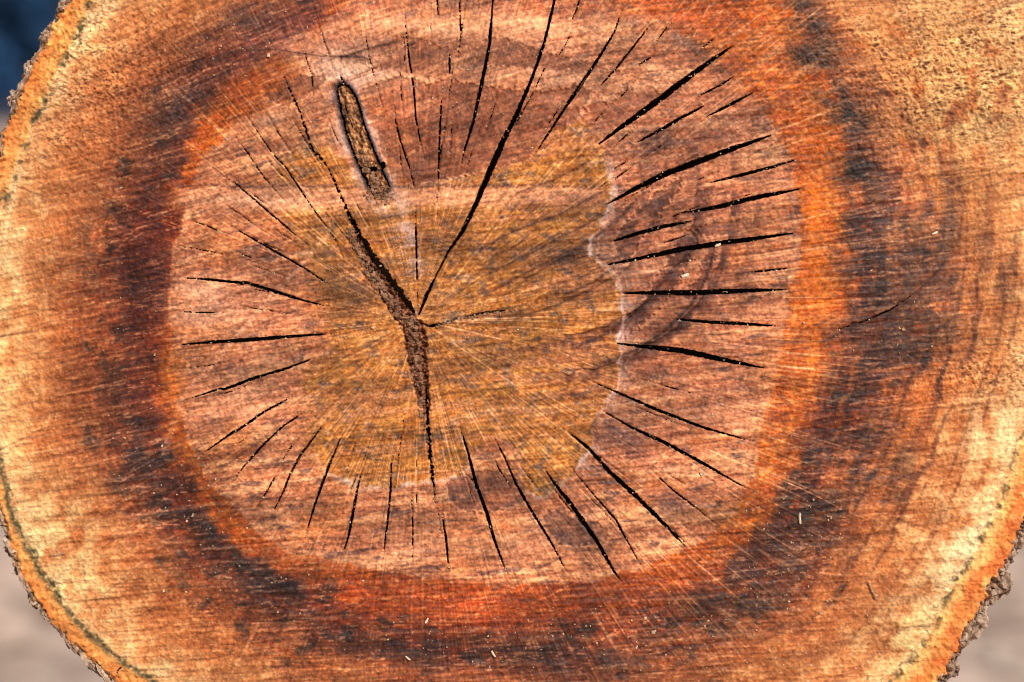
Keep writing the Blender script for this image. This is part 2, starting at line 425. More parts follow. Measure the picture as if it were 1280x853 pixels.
paint((226, 170, 140), blob(340, 255, 80, 10, 3), 0.75, brk1 + 0.3)
# level saw step across the middle
stepm = (sst(205, 235, PX) * (1 - sst(735, 770, PX)))
paint((216, 146, 110), stepm * sst(234, 237, PY + 2 * n_mid) * (1 - sst(250, 268, PY)), 0.85)
step_late = stepm * sst(234, 237, PY + 2 * n_mid) * (1 - sst(248, 266, PY))
paint((110, 58, 40), stepm * np.exp(-((PY - 233 + 2 * n_mid) / 1.8) ** 2), 0.75)
paint((212, 138, 98), blob(560, 512, 170, 12, 1), 0.6, streak + .3)
paint((206, 130, 90), blob(600, 470, 120, 10, 2), 0.45, streak + .2)
paint((132, 80, 50), blob(470, 330, 60, 60), 0.35, brk1)
paint((128, 84, 44), blob(330, 300, 60, 60) * 0 + blob(420, 340, 40, 70, -30), 0.4, brk1)
paint((146, 82, 54), blob(600, 165, 150, 50, -8) * (1 - mK), 0.6, brk1 + .2)
paint((158, 88, 64), blob(860, 330, 80, 160) * (1 - mK) * (1 - mH), 0.5, brk1 + .2)
paint((212, 142, 110), blob(300, 420, 90, 90) * (1 - mK) * (1 - mH), 0.4, brk1 + .2)
paint((122, 72, 40), blob(455, 350, 50, 60), 0.45, brk1 + .1)
paint((118, 74, 52), blob(600, 395, 60, 26), 0.35, brk1)
paint((222, 108, 38), blob(950, 60, 60, 50, 40) * sst(4, 16, dH) * (1 - sst(-12, 14, dDI)), 0.8, n_mid + .5)
# right dark figure
paint((74, 46, 46), blob(1075, 290, 34, 110, 4), 0.8, brk1 + 0.15)
paint((66, 52, 54), blob(1130, 340, 60, 60, -30), 0.7, brk1)
paint((72, 50, 52), blob(1185, 290, 10, 70, 8), 0.75, brk1 + 0.2)
paint((72, 54, 50), blob(1150, 405, 50, 40, -40), 0.7, brk1 + 0.1)
for bx, by, bs in ((1008, 32, 16), (1014, 70, 20), (1040, 118, 16), (1062, 150, 20), (1000, 8, 14), (1070, 220, 18)):
    paint((58, 50, 46), blob(bx, by, bs * 1.4, bs * 0.8, 10), 0.85, brk1 + 0.15)
paint((78, 48, 42), blob(1036, 90, 18, 90, -14), 0.5, brk1)
paint((236, 184, 122), blob(1195, 90, 110, 130, -8) * sst(20, 70, dDI), 0.8, n_mid + .45)
paint((186, 96, 50), blob(1010, 420, 40, 70), 0.4, brk1)
paint((84, 56, 56), blob(1085, 560, 16, 50, 10), 0.6, brk1)
paint((84, 60, 56), blob(1125, 600, 12, 44, 18), 0.6, brk1)
paint((66, 42, 40), blob(1010, 640, 60, 34, -40), 0.85, brk1 + 0.1)
paint((62, 46, 46), blob(940, 720, 70, 34, -24), 0.8, brk1 + 0.1)
paint((70, 54, 52), blob(950, 770, 50, 24, -20), 0.7, brk1)
paint((70, 42, 40), blob(560, 812, 150, 14, 2), 0.8, brk1 + 0.15)
paint((66, 48, 52), blob(740, 830, 90, 24, -4), 0.75, brk1)
paint((168, 84, 54), blob(600, 845, 180, 14, 0), 0.5, n_mid)
paint((214, 122, 56), blob(1180, 290, 60, 110) * sst(-0.1, 0.6, n_mid), 0.35)
# pale sapwood patches at the right
paint((254, 228, 180), blob(1205, 690, 34, 60, 28) * (1 - mC), 0.9, n_mid + 0.3)
paint((252, 222, 170), blob(1245, 540, 40, 50, 15) * (1 - mC), 0.75, n_mid + 0.3)
paint((252, 226, 160), blob(1140, 800, 26, 40, 40) * (1 - mC), 0.8, n_mid + 0.3)
paint((250, 216, 150), blob(1220, 140, 70, 60), 0.5, n_mid)
paint((250, 216, 166), blob(95, 25, 26, 36, 20) * (1 - mC), 0.55, n_mid + 0.2)
paint((252, 222, 162), blob(70, 690, 70, 75) * (1 - mC), 0.65, n_mid + 0.2)
paint((250, 214, 150), blob(20, 480, 24, 130) * (1 - mC), 0.35, n_mid + 0.3)
# brown rough figure in the sapwood (torn fibres)
fuzz = np.clip(blob(1190, 90, 150, 95, -10) * 1.25 + blob(1225, 470, 80, 34, 0) + blob(150, 110, 120, 60, -30) + blob(90, 40, 70, 60) * 0.5, 0, 1)
pit = sst(0.2, 0.9, fbm(PX / 7, vv / 3.2, 101, 3) + 0.5 * n_mid + 0.5 * s_tear + .3 * s_saw)
paint((170, 98, 62), fuzz * pit, 0.75)
paint((120, 62, 44), fuzz * sst(0.6, 1.1, fbm(PX / 7, vv / 3.2, 101, 3) + 0.6 * n_mid + .4 * s_tear), 0.7)

# fine lengthwise flecks of the pores
paint((92, 48, 36), sst(0.5, 0.9, fleck_d + 0.3 * n_px) * (1 - mDO), 0.35)
paint((238, 182, 140), sst(0.52, 0.95, fleck_l + 0.25 * n_px2) * (1 - mC), 0.35)
# growth rings, thin
paint((110, 62, 44), sst(0.3, 0.8, ring_f) * (1 - mC), 0.10)
# pale medullary rays
ray_amt = 0.10 + 0.75 * mK + 0.55 * np.exp(-((dH - 25) / 75) ** 2) * sst(0.15, 0.7, np.cos(thp + 0.1)) + 0.30 * sst(0.2, 0.9, perlin(PX / 120, PY / 120, 109) + 0.2)
paint((240, 178, 122), sst(0.46, 0.85, ray_f + 0.25 * ray_c) * ray_amt * (1 - mC), 0.62)
paint((238, 186, 146), sst(0.55, 0.85, ray_m + 0.3 * ray_c) * ray_amt * (1 - mC), 0.5)
paint((120, 66, 40), sst(0.5, 0.85, -ray_f) * ray_amt, 0.35)
# every stroke leaves its tone
sap_soft = 1 - 0.40 * mDO
def tone(A, m, k):                        # lighten (towards straw) or darken (towards umber) by a signed map
    A = mix(A, (250, 200, 150), np.clip(m, 0, 1) * k)
    return mix(A, (70, 34, 24), np.clip(-m, 0, 1) * k)
mw = 1 - sst(-4, 4, dC)
W = tone(W, s_wide * mw, 0.16)
W = tone(W, s_saw * mw * sap_soft, 0.27)
W = tone(W, s_fine * mw * sap_soft, 0.20)
W = tone(W, s_long * mw, 0.42)
W = tone(W, s_ring * (0.1 + 0.35 * mH) * mw * sap_soft, 0.13)
W = mix(W, (244, 186, 136), np.clip(s_ray, 0, 1.2) * mw * (0.40 - 0.22 * sst(-5, 25, dH) * sst(560, 660, PY)))
W = mix(W, (84, 44, 30), np.clip(s_rayd, 0, 1) * mw * 0.14)
W = tone(W, s_tear * (0.2 * mDO + fuzz) * mw, 0.30)
paint((240, 192, 164), blob(425, 68, 50, 20, 8) + blob(455, 92, 46, 11, 4), 0.75, streak + .35)
paint((236, 176, 138), blob(640, 30, 170, 14, 4) + blob(700, 98, 120, 11, 5) + blob(545, 38, 80, 9, 6), 0.55, streak + .35)
paint((236, 182, 150), blob(250, 360, 34, 16) + blob(250, 395, 36, 14) + blob(340, 148, 40, 9, -16) + blob(330, 252, 70, 8, 4), 0.55, streak + .35)
paint((232, 172, 140), blob(300, 510, 50, 20, -14) + blob(560, 690, 150, 14, -2) + blob(880, 520, 60, 12, 12), 0.45, streak + .3)
paint((226, 160, 122), step_late * sst(215, 320, PX), 0.3, streak + .2)
paint((236, 118, 30), blob(1020, 300, 26, 150) * sst(2, 12, dH) * (1 - sst(-14, 10, dDI)), 0.45, streak + .5)
# torn plates of the heartwood: sharp wavy borders, a little lower than the wood round them
PLATES = [([(424, 76), (468, 60), (510, 48), (545, 57), (576, 64), (602, 52), (642, 53), (692, 69), (742, 80), (772, 92), (700, 88), (622, 83), (566, 86), (548, 98), (505, 92), (460, 82)], (146, 84, 60), .42, 1.0),
          ([(448, 118), (470, 104), (500, 94), (530, 104), (560, 100), (600, 106), (648, 112), (690, 113), (722, 107), (738, 118), (716, 150), (680, 186), (640, 206), (560, 222), (500, 230), (478, 190), (462, 150)], (146, 80, 54), .62, 1.2),
          ([(742, 120), (762, 128), (782, 106), (798, 120), (812, 108), (822, 122), (800, 142), (770, 160), (745, 178), (728, 160)], (150, 88, 66), .6, 1.0),
          ([(330, 112), (372, 96), (400, 94), (402, 108), (380, 122), (352, 130)], (122, 70, 48), .7, .8),
          ([(372, 52), (420, 40), (440, 60), (400, 66), (376, 78)], (156, 88, 66), .5, .8),
          ([(770, 300), (800, 262), (846, 224), (850, 232), (820, 276), (800, 300), (784, 330)], (104, 62, 50), .8, 1.2),
          ([(836, 320), (866, 288), (872, 300), (846, 356), (812, 396), (776, 424), (770, 408), (806, 376)], (112, 62, 50), .75, 1.4),
          ([(884, 310), (894, 312), (886, 342), (868, 372), (858, 368), (874, 340)], (122, 66, 52), .85, 1.0),
          ([(868, 288), (900, 276), (922, 280), (918, 292), (880, 296)], (132, 78, 60), .7, .8),
          ([(640, 440), (700, 430), (760, 446), (740, 456), (660, 452)], (150, 92, 58), .5, .6),
          ([(560, 602), (610, 588), (646, 600), (650, 628), (600, 640), (566, 630)], (116, 68, 58), .6, .8),
          ([(684, 640), (742, 652), (758, 672), (716, 684), (690, 670)], (112, 72, 66), .65, .8)]
plate_h = np.zeros(PX.shape, f32)
for pts, c, kk, dep in PLATES:
    dp = poly_sdf(smooth_closed(pts, 80), 30) + 3.5 * n_fine + 2.5 * s_saw + 2 * n_mid
    inn = 1 - sst(-1.5, 1.5, dp)
    W = mix(W, c, inn * kk * 0.85 * np.clip(.75 + .5 * s_saw + .5 * n_mid, 0, 1))
    plate_h -= dep * inn * np.exp(-np.maximum(-dp, 0) / 22)
    W = mix(W, (232, 170, 130), np.exp(-((dp - 3) / 2.2) ** 2) * .3)
# long single pale rays and scratches
LIGHT = [([(775, 245), (880, 195), (985, 158), (1062, 130)], 2.0), ([(960, 190), (1080, 150)], 1.0), ([(880, 300), (1060, 262)], 1.2), ([(900, 325), (1075, 304)], 1.4),
         ([(960, 352), (1060, 346)], 1.0), ([(970, 372), (1075, 372)], 1.0), ([(880, 425), (1010, 444), (1125, 450)], 1.0), ([(925, 455), (1090, 466)], 1.2),
         ([(760, 350), (860, 330), (980, 318), (1070, 302)], 1.6), ([(930, 525), (1060, 560)], 1.0), ([(880, 560), (1000, 610), (1060, 640)], 0.9),
         ([(840, 560), (960, 650)], 0.8), ([(420, 330), (500, 385)], 1.0), ([(540, 405), (700, 440), (770, 470)], 1.0), ([(540, 402), (700, 395)], 0.8),
         ([(540, 410), (640, 480), (730, 560)], 0.8), ([(230, 270), (300, 300), (420, 350)], 0.8), ([(720, 30), (800, 70)], 0.6), ([(890, 0), (860, 60)], 0.8),
         ([(930, 0), (860, 65)], 1.0), ([(975, 0), (900, 55)], 0.8), ([(265, 100), (330, 180), (400, 260)], 0.9), ([(288, 100), (370, 200)], 0.9), ([(240, 130), (300, 190)], 0.9)]
for pts, w in LIGHT:
    sl, d, run, L, _, _ = line_d(pts, 8)
    m = np.exp(-(d / (w * (0.7 + 0.4 * n_fine[sl]))) ** 2) * sst(0, 12, run) * (1 - sst(L - 25, L, run)) * np.clip(0.75 + 0.5 * n_mid[sl], 0, 1)
    W[sl] = mix(W[sl], (244, 182, 140), m * 0.75)
sl, d, run, L, _, _ = line_d([(410, 295), (330, 382), (225, 500), (205, 566)], 12)      # straight pale drag mark of the saw
W[sl] = mix(W[sl], (240, 184, 152), np.exp(-(d / (3.4 + n_fine[sl])) ** 4) * (1 - sst(190, 350, run) * 0.5) * np.clip(0.7 + 0.5 * n_fine[sl], 0, 1) * 0.5)
for pts, w, k in (([(803, 242), (775, 272), (740, 300), (715, 316), (688, 330)], 2.2, .7), ([(842, 334), (818, 366), (786, 398), (752, 420), (712, 438)], 2.0, .85),
                  ([(893, 312), (884, 346), (862, 384), (826, 418), (790, 440), (735, 462)], 2.0, .85), ([(772, 332), (740, 354), (698, 372)], 1.6, .6), ([(905, 306), (902, 340), (886, 372)], 1.6, .5),
                  ([(760, 236), (700, 268), (640, 290), (590, 318)], 1.5, .6), ([(768, 262), (716, 290), (660, 318), (600, 348)], 1.5, .6), ([(740, 300), (680, 330), (600, 372)], 1.3, .5),
                  ([(740, 200), (690, 226), (640, 244)], 1.4, .6), ([(770, 345), (700, 380), (640, 400)], 1.2, .45), ([(420, 74), (470, 58), (508, 49)], 1.6, .7), ([(416, 71), (446, 70), (470, 76)], 1.0, .6),
                  ([(232, 108), (270, 96), (300, 84)], 1.6, .7), ([(225, 92), (300, 62), (380, 40)], 1.0, .5), ([(280, 66), (340, 62), (400, 70), (460, 72)], 1.0, .6),
                  ([(1020, 432), (1080, 402), (1130, 380), (1160, 352), (1190, 318)], 1.8, .7), ([(1040, 480), (1090, 462), (1140, 432), (1200, 392)], 1.4, .5), ([(1100, 300), (1160, 250), (1280, 200)], .9, .3)):
    sl, d, run, L, _, _ = line_d(pts, 10)
    W[sl] = mix(W[sl], (74, 38, 28), np.exp(-(d / (w * (1 + .4 * n_fine[sl]))) ** 2) * sst(0, 12, run) * (1 - sst(L - 14, L, run)) * k * np.clip(.8 + .6 * n_fine[sl], 0, 1))
    W[sl] = mix(W[sl], (112, 62, 46), np.exp(-(d / (w * 4)) ** 2) * sst(0, 20, run) * (1 - sst(L - 20, L, run)) * k * .3)
# curved bar-nose saw steps on the right, their one-sided shading put into the colour
rn = np.hypot(PX - 690, PY - 240); an = np.arctan2(PY - 240, PX - 690)
nose = sst(-0.35, 0.1, an) * (1 - sst(1.35, 1.75, an))
for R, w, k in ((82, 5, .4), (112, 4, .5), (131, 6, .5), (180, 6, .8), (226, 7, .8), (252, 9, .35), (60, 4, .3)):
    dd = rn - R - 4 * n_mid
    W = mix(W, (98, 54, 42), nose * np.where(dd > 0, np.exp(-(dd / (w * 2.0)) ** 2), np.exp(-(dd / 1.2) ** 2)) * k * 0.95 * np.clip(.8 + n_mid, 0, 1))
rq = np.hypot(PX - 900, PY - 700); aq = np.arctan2(PY - 700, PX - 900)
for R, k in ((360, .5), (395, .45), (425, .5), (470, .4)):                                      # fan strokes over the core
    dd = rq - R + 3 * n_mid
    W = mix(W, (96, 56, 36), blob(640, 320, 130, 90) * np.exp(-(dd / 1.8) ** 2) * k)
# gum line round the core
gum = np.exp(-((dK - 1.5) / (2.6 + 1.6 * n_mid)) ** 2) * np.clip(sst(690, 735, PX) * sst(130, 300, PY) + sst(565, 600, PY) * 0.8, 0, 1)
W = mix(W, (206, 184, 176), gum * np.clip(0.75 + 0.6 * n_mid, 0, 1) * 0.8)
W = mix(W, (206, 172, 164), np.exp(-((dK - 9) / 8) ** 2) * sst(690, 740, PX) * sst(0.0, 0.6, n_mid) * 0.45)
W = mix(W, (206, 172, 164), (blob(512, 300, 13, 46, -16) + blob(486, 258, 18, 12)) * sst(-0.5, 0.3, n_mid + streak * .5) * 0.85)
# knot: bleached halo, blue-black stain at its joint
W = mix(W, (226, 182, 164), sst(0, 4, dN) * np.exp(-(np.maximum(dN, 0) / 13) ** 2) * 0.9 * np.clip(.85 + n_mid, 0, 1))
W = mix(W, (58, 54, 62), np.exp(-((dN - 0.5) / 4.0) ** 2) * 0.9 * np.clip(.9 + 0.6 * n_fine, 0, 1))
kin = 1 - sst(-2.5, -0.5, dN)
ku = PX * .93 - PY * .37
kn = fill((176, 122, 82)); kn = mix(kn, (108, 70, 46), sst(0.0, 0.6, unit(perlin(ku / 3.5, PY / 26, 113)) + .5 * n_fine)); kn = mix(kn, (206, 156, 110), sst(0.35, 0.9, unit(perlin(ku / 2.4, PY / 18, 117)) + .3 * n_px))
W = mix(W, kn, kin)
W = mix(W, (176, 112, 70), blob(472, 245, 16, 9) * sst(-0.3, 0.3, n_fine), )
W = mix(W, (210, 160, 120), blob(492, 258, 22, 12, 20) * 0.5)
# mouldy flecks along the cambium, then the cambium line and inner bark
ib = fill((230, 146, 80))
ib = mix(ib, (246, 190, 122), sst(0.0, 0.9, n_mid + 0.3 * n_fine) * .8)
ib = mix(ib, (236, 128, 70), sst(-0.2, 0.5, fbm(PX / 26, PY / 26, 121, 2)) * 0.75 * sst(600, 900, PX))
ib = mix(ib, (206, 110, 58), sst(0.1, 0.9, unit(perlin(th0 / TAU * 200 + 100, r0 / 60, 123, 200)) + 0.3 * n_fine) * 0.5)
ib = mix(ib, (218, 122, 58), sst(0.0, 0.8, fbm(PX / 30, PY / 30, 125, 2)) * 0.5 * (1 - sst(200, 600, PX)))
ib = mix(ib, (248, 198, 130), (1 - sst(4, 20, dC + 5 * n_mid)) * np.where(PX < 300, .35, .8))
W = mix(W, ib, sst(-2, 3, dC))
camw = np.where((PX < 400) & (PY > 560), 4.2, 4.6)
lo = sst(-0.25, 0.35, fbm(PX / 16, PY / 16, 127, 2) + np.where((PX < 330) & (PY > 560), 0.9, 0.0))
W = mix(W, (88, 80, 54), np.exp(-((dC + 1) / camw) ** 2) * lo * np.clip(0.85 + 0.7 * n_fine, 0, 1) * np.where(PX < 300, .85, .7))
paint((110, 96, 74), sst(0.6, 0.95, n_fine + 0.3 * n_mid) * np.exp(-(dC / 16) ** 2), 0.55)
ob = fill((176, 138, 110)); ob = mix(ob, (112, 82, 64), sst(0.0, 0.6, n_fine)); ob = mix(ob, (214, 186, 160), sst(0.25, 0.8, n_px + n_fine * .5) * .7)
W = mix(W, ob, sst(-7, -2, dO + 4 * n_mid))
# overall grain
W *= np.clip(1 + (1 - 0.45 * mDO * (1 - fuzz)) * (0.10 * n_px + 0.09 * n_px2 + 0.07 * n_px3 + 0.06 * n_fine), 0.45, 1.5)[..., None]
W *= (1 + 0.14 * fbm(PX / 120, (vv + PY) / 110, 211, 3) * (1 - .5 * mDO))[..., None]
_l = np.clip(W @ np.array([.3, .55, .15], f32), .03, 1)
W *= (np.clip(np.clip((_l - 0.47) * 1.26 + 0.47, .03, 1.0) ** 1.16, .03, 1) / _l)[..., None]
_l = (W @ np.array([.3, .55, .15], f32))[..., None]
W = _l + (W - _l) * 1.17
W = np.clip(W, 0.02, 1)
lin = np.where(W <= 0.04045, W / 12.92, ((W + 0.055) / 1.055) ** 2.4) * 0.80

# ------------------------------------------------------------------ relief of the face (px units, towards the camera)
H = 0.35 * st_a + 0.25 * st_b + 0.6 * st_c + 0.16 * n_px + 0.3 * n_fine + 0.9 * n_mid + 1.8 * n_big + 0.4 * s_saw + 0.22 * s_fine + 0.7 * s_wide + 0.25 * s_ray - 0.3 * s_rayd + 0.3 * s_long
H += 0.22 * ray_f * (1 - mDO) + 0.07 * ring_f
H += fuzz * (0.5 * n_px + 0.8 * n_fine + 0.35 * n_px2 - 0.9 * pit + 0.8 * s_tear)
H += mDO * (1 - fuzz) * (0.2 * n_px + 0.35 * n_fine + 0.3 * s_tear)
H += plate_h
H += stepm * 1.8 * (sst(231, 235, PY + 2 * n_mid) - sst(236, 290, PY))
for R, a in ((82, .8), (112, .8), (131, 1.0), (180, 1.5), (226, 1.6)):
    dd = rn - R - 4 * n_mid
    H += nose * a * (-sst(-1.2, 1.2, dd) + sst(4, 42, dd))
H += -1.2 * np.exp(-((dC + 1) / 4) ** 2) * lo
H += sst(-3, 10, dC) * (0.25 * n_fine + 0.1 * n_px + 1.0 * n_mid)
H -= sst(-9, -1, dO + 3 * n_mid) * (4 + 5 * n_fine)
H += kin * (-3.5 + 2.5 * fbm(PX / 5, PY / 7, 131, 3) + 0.8 * n_px)
PF1 = poly_sdf([(436, 268), (446, 288), (458, 316), (474, 340), (492, 362), (512, 388), (526, 402), (534, 425), (535, 470), (538, 515), (528, 520), (516, 480),
                (508, 445), (503, 412), (488, 392), (472, 362), (456, 335), (444, 300)], 20)
pf = 1 - sst(-1.5, 1.5, PF1 + 1.5 * n_fine)
W2 = fill((140, 80, 52)); W2 = mix(W2, (70, 38, 28), sst(0, .5, fbm(PX / 4.5, PY / 4.5, 137, 2))); W2 = mix(W2, (206, 136, 96), sst(.3, .8, n_px2 + .5 * n_fine))
lin2 = (W2 ** 2.2) * 0.8
lin = lin * (1 - pf[..., None]) + lin2 * pf[..., None]
H += pf * (-4.0 + 4.5 * fbm(PX / 5.5, PY / 5.5, 139, 3) + 1.2 * n_px)

# ------------------------------------------------------------------ cracks: (points, width in px)
CR = [([(353, 92), (375, 140), (391, 188), (406, 203), (420, 232), (432, 258), (440, 276), (452, 298), (466, 322), (484, 345), (502, 368), (519, 392)], 2.6, 'pith'),
      ([(395, 25), (408, 60), (415, 85)], 1.3), ([(454, 25), (461, 70), (470, 105), (478, 135)], 1.5),
      ([(505, 10), (508, 45), (512, 78), (517, 110), (520, 150), (527, 185), (530, 200)], 2.6), ([(380, 65), (390, 95), (391, 125)], 1.6),
      ([(303, 138), (322, 165), (340, 192), (356, 208), (372, 232), (392, 262), (407, 283), (420, 303), (428, 322)], 2.3),
      ([(294, 172), (310, 192), (330, 222), (357, 253)], 2.0), ([(265, 210), (295, 230), (337, 266), (365, 290), (386, 308)], 2.5), ([(336, 147), (350, 170), (368, 197)], 1.5),
      ([(273, 251), (300, 268), (330, 290)], 1.5), ([(287, 282), (320, 301), (350, 318), (380, 335), (412, 357)], 3.2), ([(240, 276), (260, 283), (282, 293)], 2.1),
      ([(215, 307), (245, 311), (287, 320)], 2.0), ([(295, 315), (318, 324)], 1.6), ([(222, 347), (255, 349), (303, 354), (306, 353), (340, 363), (380, 376), (412, 384)], 4.2),
      ([(218, 389), (250, 391), (285, 391)], 1.8), ([(300, 383), (340, 389), (362, 394)], 1.6), ([(220, 432), (260, 428), (310, 425), (360, 421), (418, 417)], 5.0),
      ([(223, 462), (255, 458), (285, 453)], 1.4), ([(232, 500), (275, 486), (280, 487), (320, 472), (360, 460), (395, 447)], 4.0),
      ([(250, 570), (292, 540), (296, 539), (330, 515), (380, 488)], 3.4), ([(289, 604), (305, 583), (330, 555), (355, 532), (385, 512)], 2.9),
      ([(320, 635), (335, 612), (347, 590)], 2.2), ([(347, 583), (358, 568), (369, 553)], 1.6), ([(337, 648), (355, 613), (362, 594), (375, 570), (390, 550), (408, 525)], 3.2),
      ([(382, 670), (390, 642), (400, 612), (412, 580), (427, 545)], 3.7), ([(428, 695), (436, 668), (445, 620), (452, 588)], 3.9), ([(432, 592), (440, 565), (448, 545)], 1.5),
      ([(478, 700), (484, 655), (488, 615), (489, 580), (493, 565)], 3.0), ([(515, 710), (516, 660), (514, 612)], 2.2), ([(531, 470), (534, 515), (537, 560), (541, 600), (545, 630)], 4.2),
      ([(552, 640), (557, 670), (560, 700), (561, 715)], 3.2), ([(575, 535), (585, 565), (595, 605), (608, 640), (618, 675), (630, 708), (635, 720)], 4.8),
      ([(617, 545), (632, 575), (645, 605), (665, 640), (690, 680), (708, 715)], 3.8), ([(680, 585), (692, 603), (715, 632), (745, 675), (765, 710), (777, 728)], 6.2),
      ([(713, 585), (740, 616), (770, 650), (778, 666), (800, 705), (805, 715)], 2.6), ([(710, 540), (735, 560), (762, 590), (795, 620), (830, 655), (858, 685)], 6.2),
      ([(813, 587), (840, 612), (870, 635), (895, 655)], 2.4), ([(752, 513), (790, 535), (830, 553), (880, 580), (935, 612)], 4.8), ([(735, 475), (770, 490), (820, 512), (880, 535), (945, 553)], 4.2),
      ([(768, 429), (800, 433), (850, 438), (900, 449), (958, 461)], 7.2), ([(840, 399), (890, 403), (930, 405), (975, 408)], 4.6), ([(770, 367), (820, 366), (870, 366), (920, 364), (985, 362)], 7.0),
      ([(932, 341), (960, 338), (992, 335)], 2.8), ([(755, 332), (800, 323), (850, 312), (900, 304), (940, 299), (996, 291)], 7.0), ([(762, 303), (800, 291), (830, 283), (868, 276)], 5.4),
      ([(852, 267), (900, 258), (940, 248), (1003, 236)], 6.4), ([(885, 229), (930, 218), (965, 209), (998, 199)], 4.4), ([(756, 257), (790, 238), (830, 218), (870, 203), (910, 188), (968, 168)], 8.4),
      ([(765, 213), (778, 205), (790, 198)], 2.0), ([(795, 179), (830, 160), (850, 148), (885, 130)], 4.6), ([(880, 148), (905, 135), (945, 114)], 3.8), ([(870, 122), (900, 107), (925, 91)], 2.8),
      ([(745, 183), (775, 160), (810, 135), (850, 105), (880, 82), (918, 56)], 8.4), ([(746, 112), (775, 80), (800, 48), (818, 24)], 3.0),
      ([(665, 198), (690, 160), (720, 115), (750, 70), (768, 40), (777, 14)], 4.4),
      ([(524, 393), (533, 370), (545, 345), (560, 315), (578, 290), (595, 255), (612, 215), (628, 178), (645, 145), (665, 98), (680, 55), (692, 5), (695, -13)], 8.4, 'main'),
      ([(575, 212), (580, 190), (592, 150), (602, 105), (612, 55), (616, 0), (617, -13)], 4.8), ([(574, -13), (575, 20), (576, 48)], 2.2), ([(546, -10), (548, 22)], 2.8), ([(538, 30), (539, 55)], 1.6),
      ([(562, 66), (562, 97)], 2.8), ([(553, 108), (550, 155), (548, 210), (547, 240)], 2.8), ([(565, 150), (562, 195)], 1.5), ([(492, 140), (500, 175), (512, 210), (518, 235)], 2.8),
      ([(519, 255), (520, 300), (521, 335), (522, 378)], 2.8), ([(547, 228), (546, 272)], 1.6), ([(820, 52), (833, 35), (842, 25)], 2.2), ([(875, 62), (897, 45)], 2.4), ([(852, 50), (866, 37)], 1.6),
      ([(726, -8), (722, 8), (714, 28)], 2.2), ([(795, 83), (804, 78), (816, 70)], 3.0), ([(524, 403), (537, 408), (552, 405), (575, 397)], 4.0), ([(575, 398), (600, 392), (640, 387)], 3.2),
      ([(1040, 415), (1080, 402), (1112, 388), (1150, 362)], 2.0), ([(424, 92), (428, 100), (430, 106)], 2.6), ([(480, 184), (482, 188)], 2.0), ([(145, 845), (148, 838), (155, 830)], 2.6),
      ([(582, 592), (590, 600), (594, 612)], 1.4), ([(455, 580), (459, 560)], 1.4), ([(493, 612), (494, 600)], 1.3), ([(866, 688), (850, 672), (838, 660)], 1.3)]
_hr = np.random.RandomState(77)
for a_deg in list(range(-174, -15, 4)) + list(range(20, 170, 9)):        # hairline checks between the wide cracks
    a = math.radians(a_deg + _hr.uniform(-2, 2)); R_ = float(rH(np.array([a]))[0]) * _hr.uniform(.55, .92); L_ = _hr.uniform(25, 85)
    ca, sa = math.cos(a), math.sin(a); x_, y_ = C0[0] + ca * R_, C0[1] + sa * R_
    b_ = math.atan2(y_ - PITH[1], x_ - PITH[0]); ca, sa = math.cos(b_), math.sin(b_)
    CR.append(([(x_ - ca * L_, y_ - sa * L_), (x_ - ca * L_ * .5 + _hr.uniform(-1.5, 1.5), y_ - sa * L_ * .5), (x_, y_)], 1.5))
G = np.full(PX.shape, 99, f32); CID = np.full(PX.shape, -1, np.int32)
MX = np.zeros(PX.shape, f32); MY = np.zeros(PX.shape, f32)
depth_of = []
wob_x, wob_y = 1.6 * perlin(PX / 14, PY / 14, 151), 1.6 * perlin(PX / 14, PY / 14, 157)
jag = perlin(PX / 3.2, PY / 3.2, 163); brk = perlin(PX / 7, PY / 7, 167)
def carve(sl, g, nx, ny, k):
    sub = G[sl]; m = g < sub
    sub[m] = g[m]; CID[sl][m] = k; MX[sl][m] = nx[m]; MY[sl][m] = ny[m]
for k, cr in enumerate(CR):
    pts, w = cr[0], cr[1]; mode = cr[2] if len(cr) > 2 else ''
    q = np.array(pts, float)
    sl, d, run, L, nx, ny = line_d(pts, 20)
    t = run / max(L, 1)
    prof = np.clip(np.sin(np.pi * np.clip(t, 0, 1)), 0, 1) ** 0.6
    if mode == 'pith': prof = np.interp(t, [0, .08, .4, .52, .62, .8, .95, 1], [.4, .8, .9, 1.1, 2.4, 3.6, 2.8, 1.0]).astype(f32)
    if mode == 'main': prof = np.interp(t, [0, .06, .12, .18, .25, .4, .52, .6, .75, 1], [.4, .55, .25, .4, .55, .9, 1.0, .72, .5, .4]).astype(f32)
    hw_ = 0.5 * w * prof
    hw_ = hw_ * (1 + 0.18 * brk[sl]) + 0.45 * jag[sl] * np.clip(w / 3, .5, 1.3)
    hw_ = hw_ - (0.9 if w < 3 else .4) * sst(0.36, 0.6, brk[sl])
    if mode == 'pith' or (w == 4.2 and pts[0] == (531, 470)): hw_ = hw_ + (1.6 * jag[sl] + 1.4 * brk[sl]) * np.clip(prof, .3, 1.2)
    g = d + 0.5 * (wob_x[sl] * np.abs(nx) + wob_y[sl] * np.abs(ny)) * 0.5 - hw_
    g = np.maximum(g, d - hw_ - 0.6)
    carve(sl, g.astype(f32), nx, ny, k)
    depth_of.append(float(np.clip(7 * w, 18, 60)))
    H[sl] -= 1.3 * np.exp(-(d / 1.3) ** 2) * sst(-1, 0.2, hw_)            # the lips of the crack sink in a little
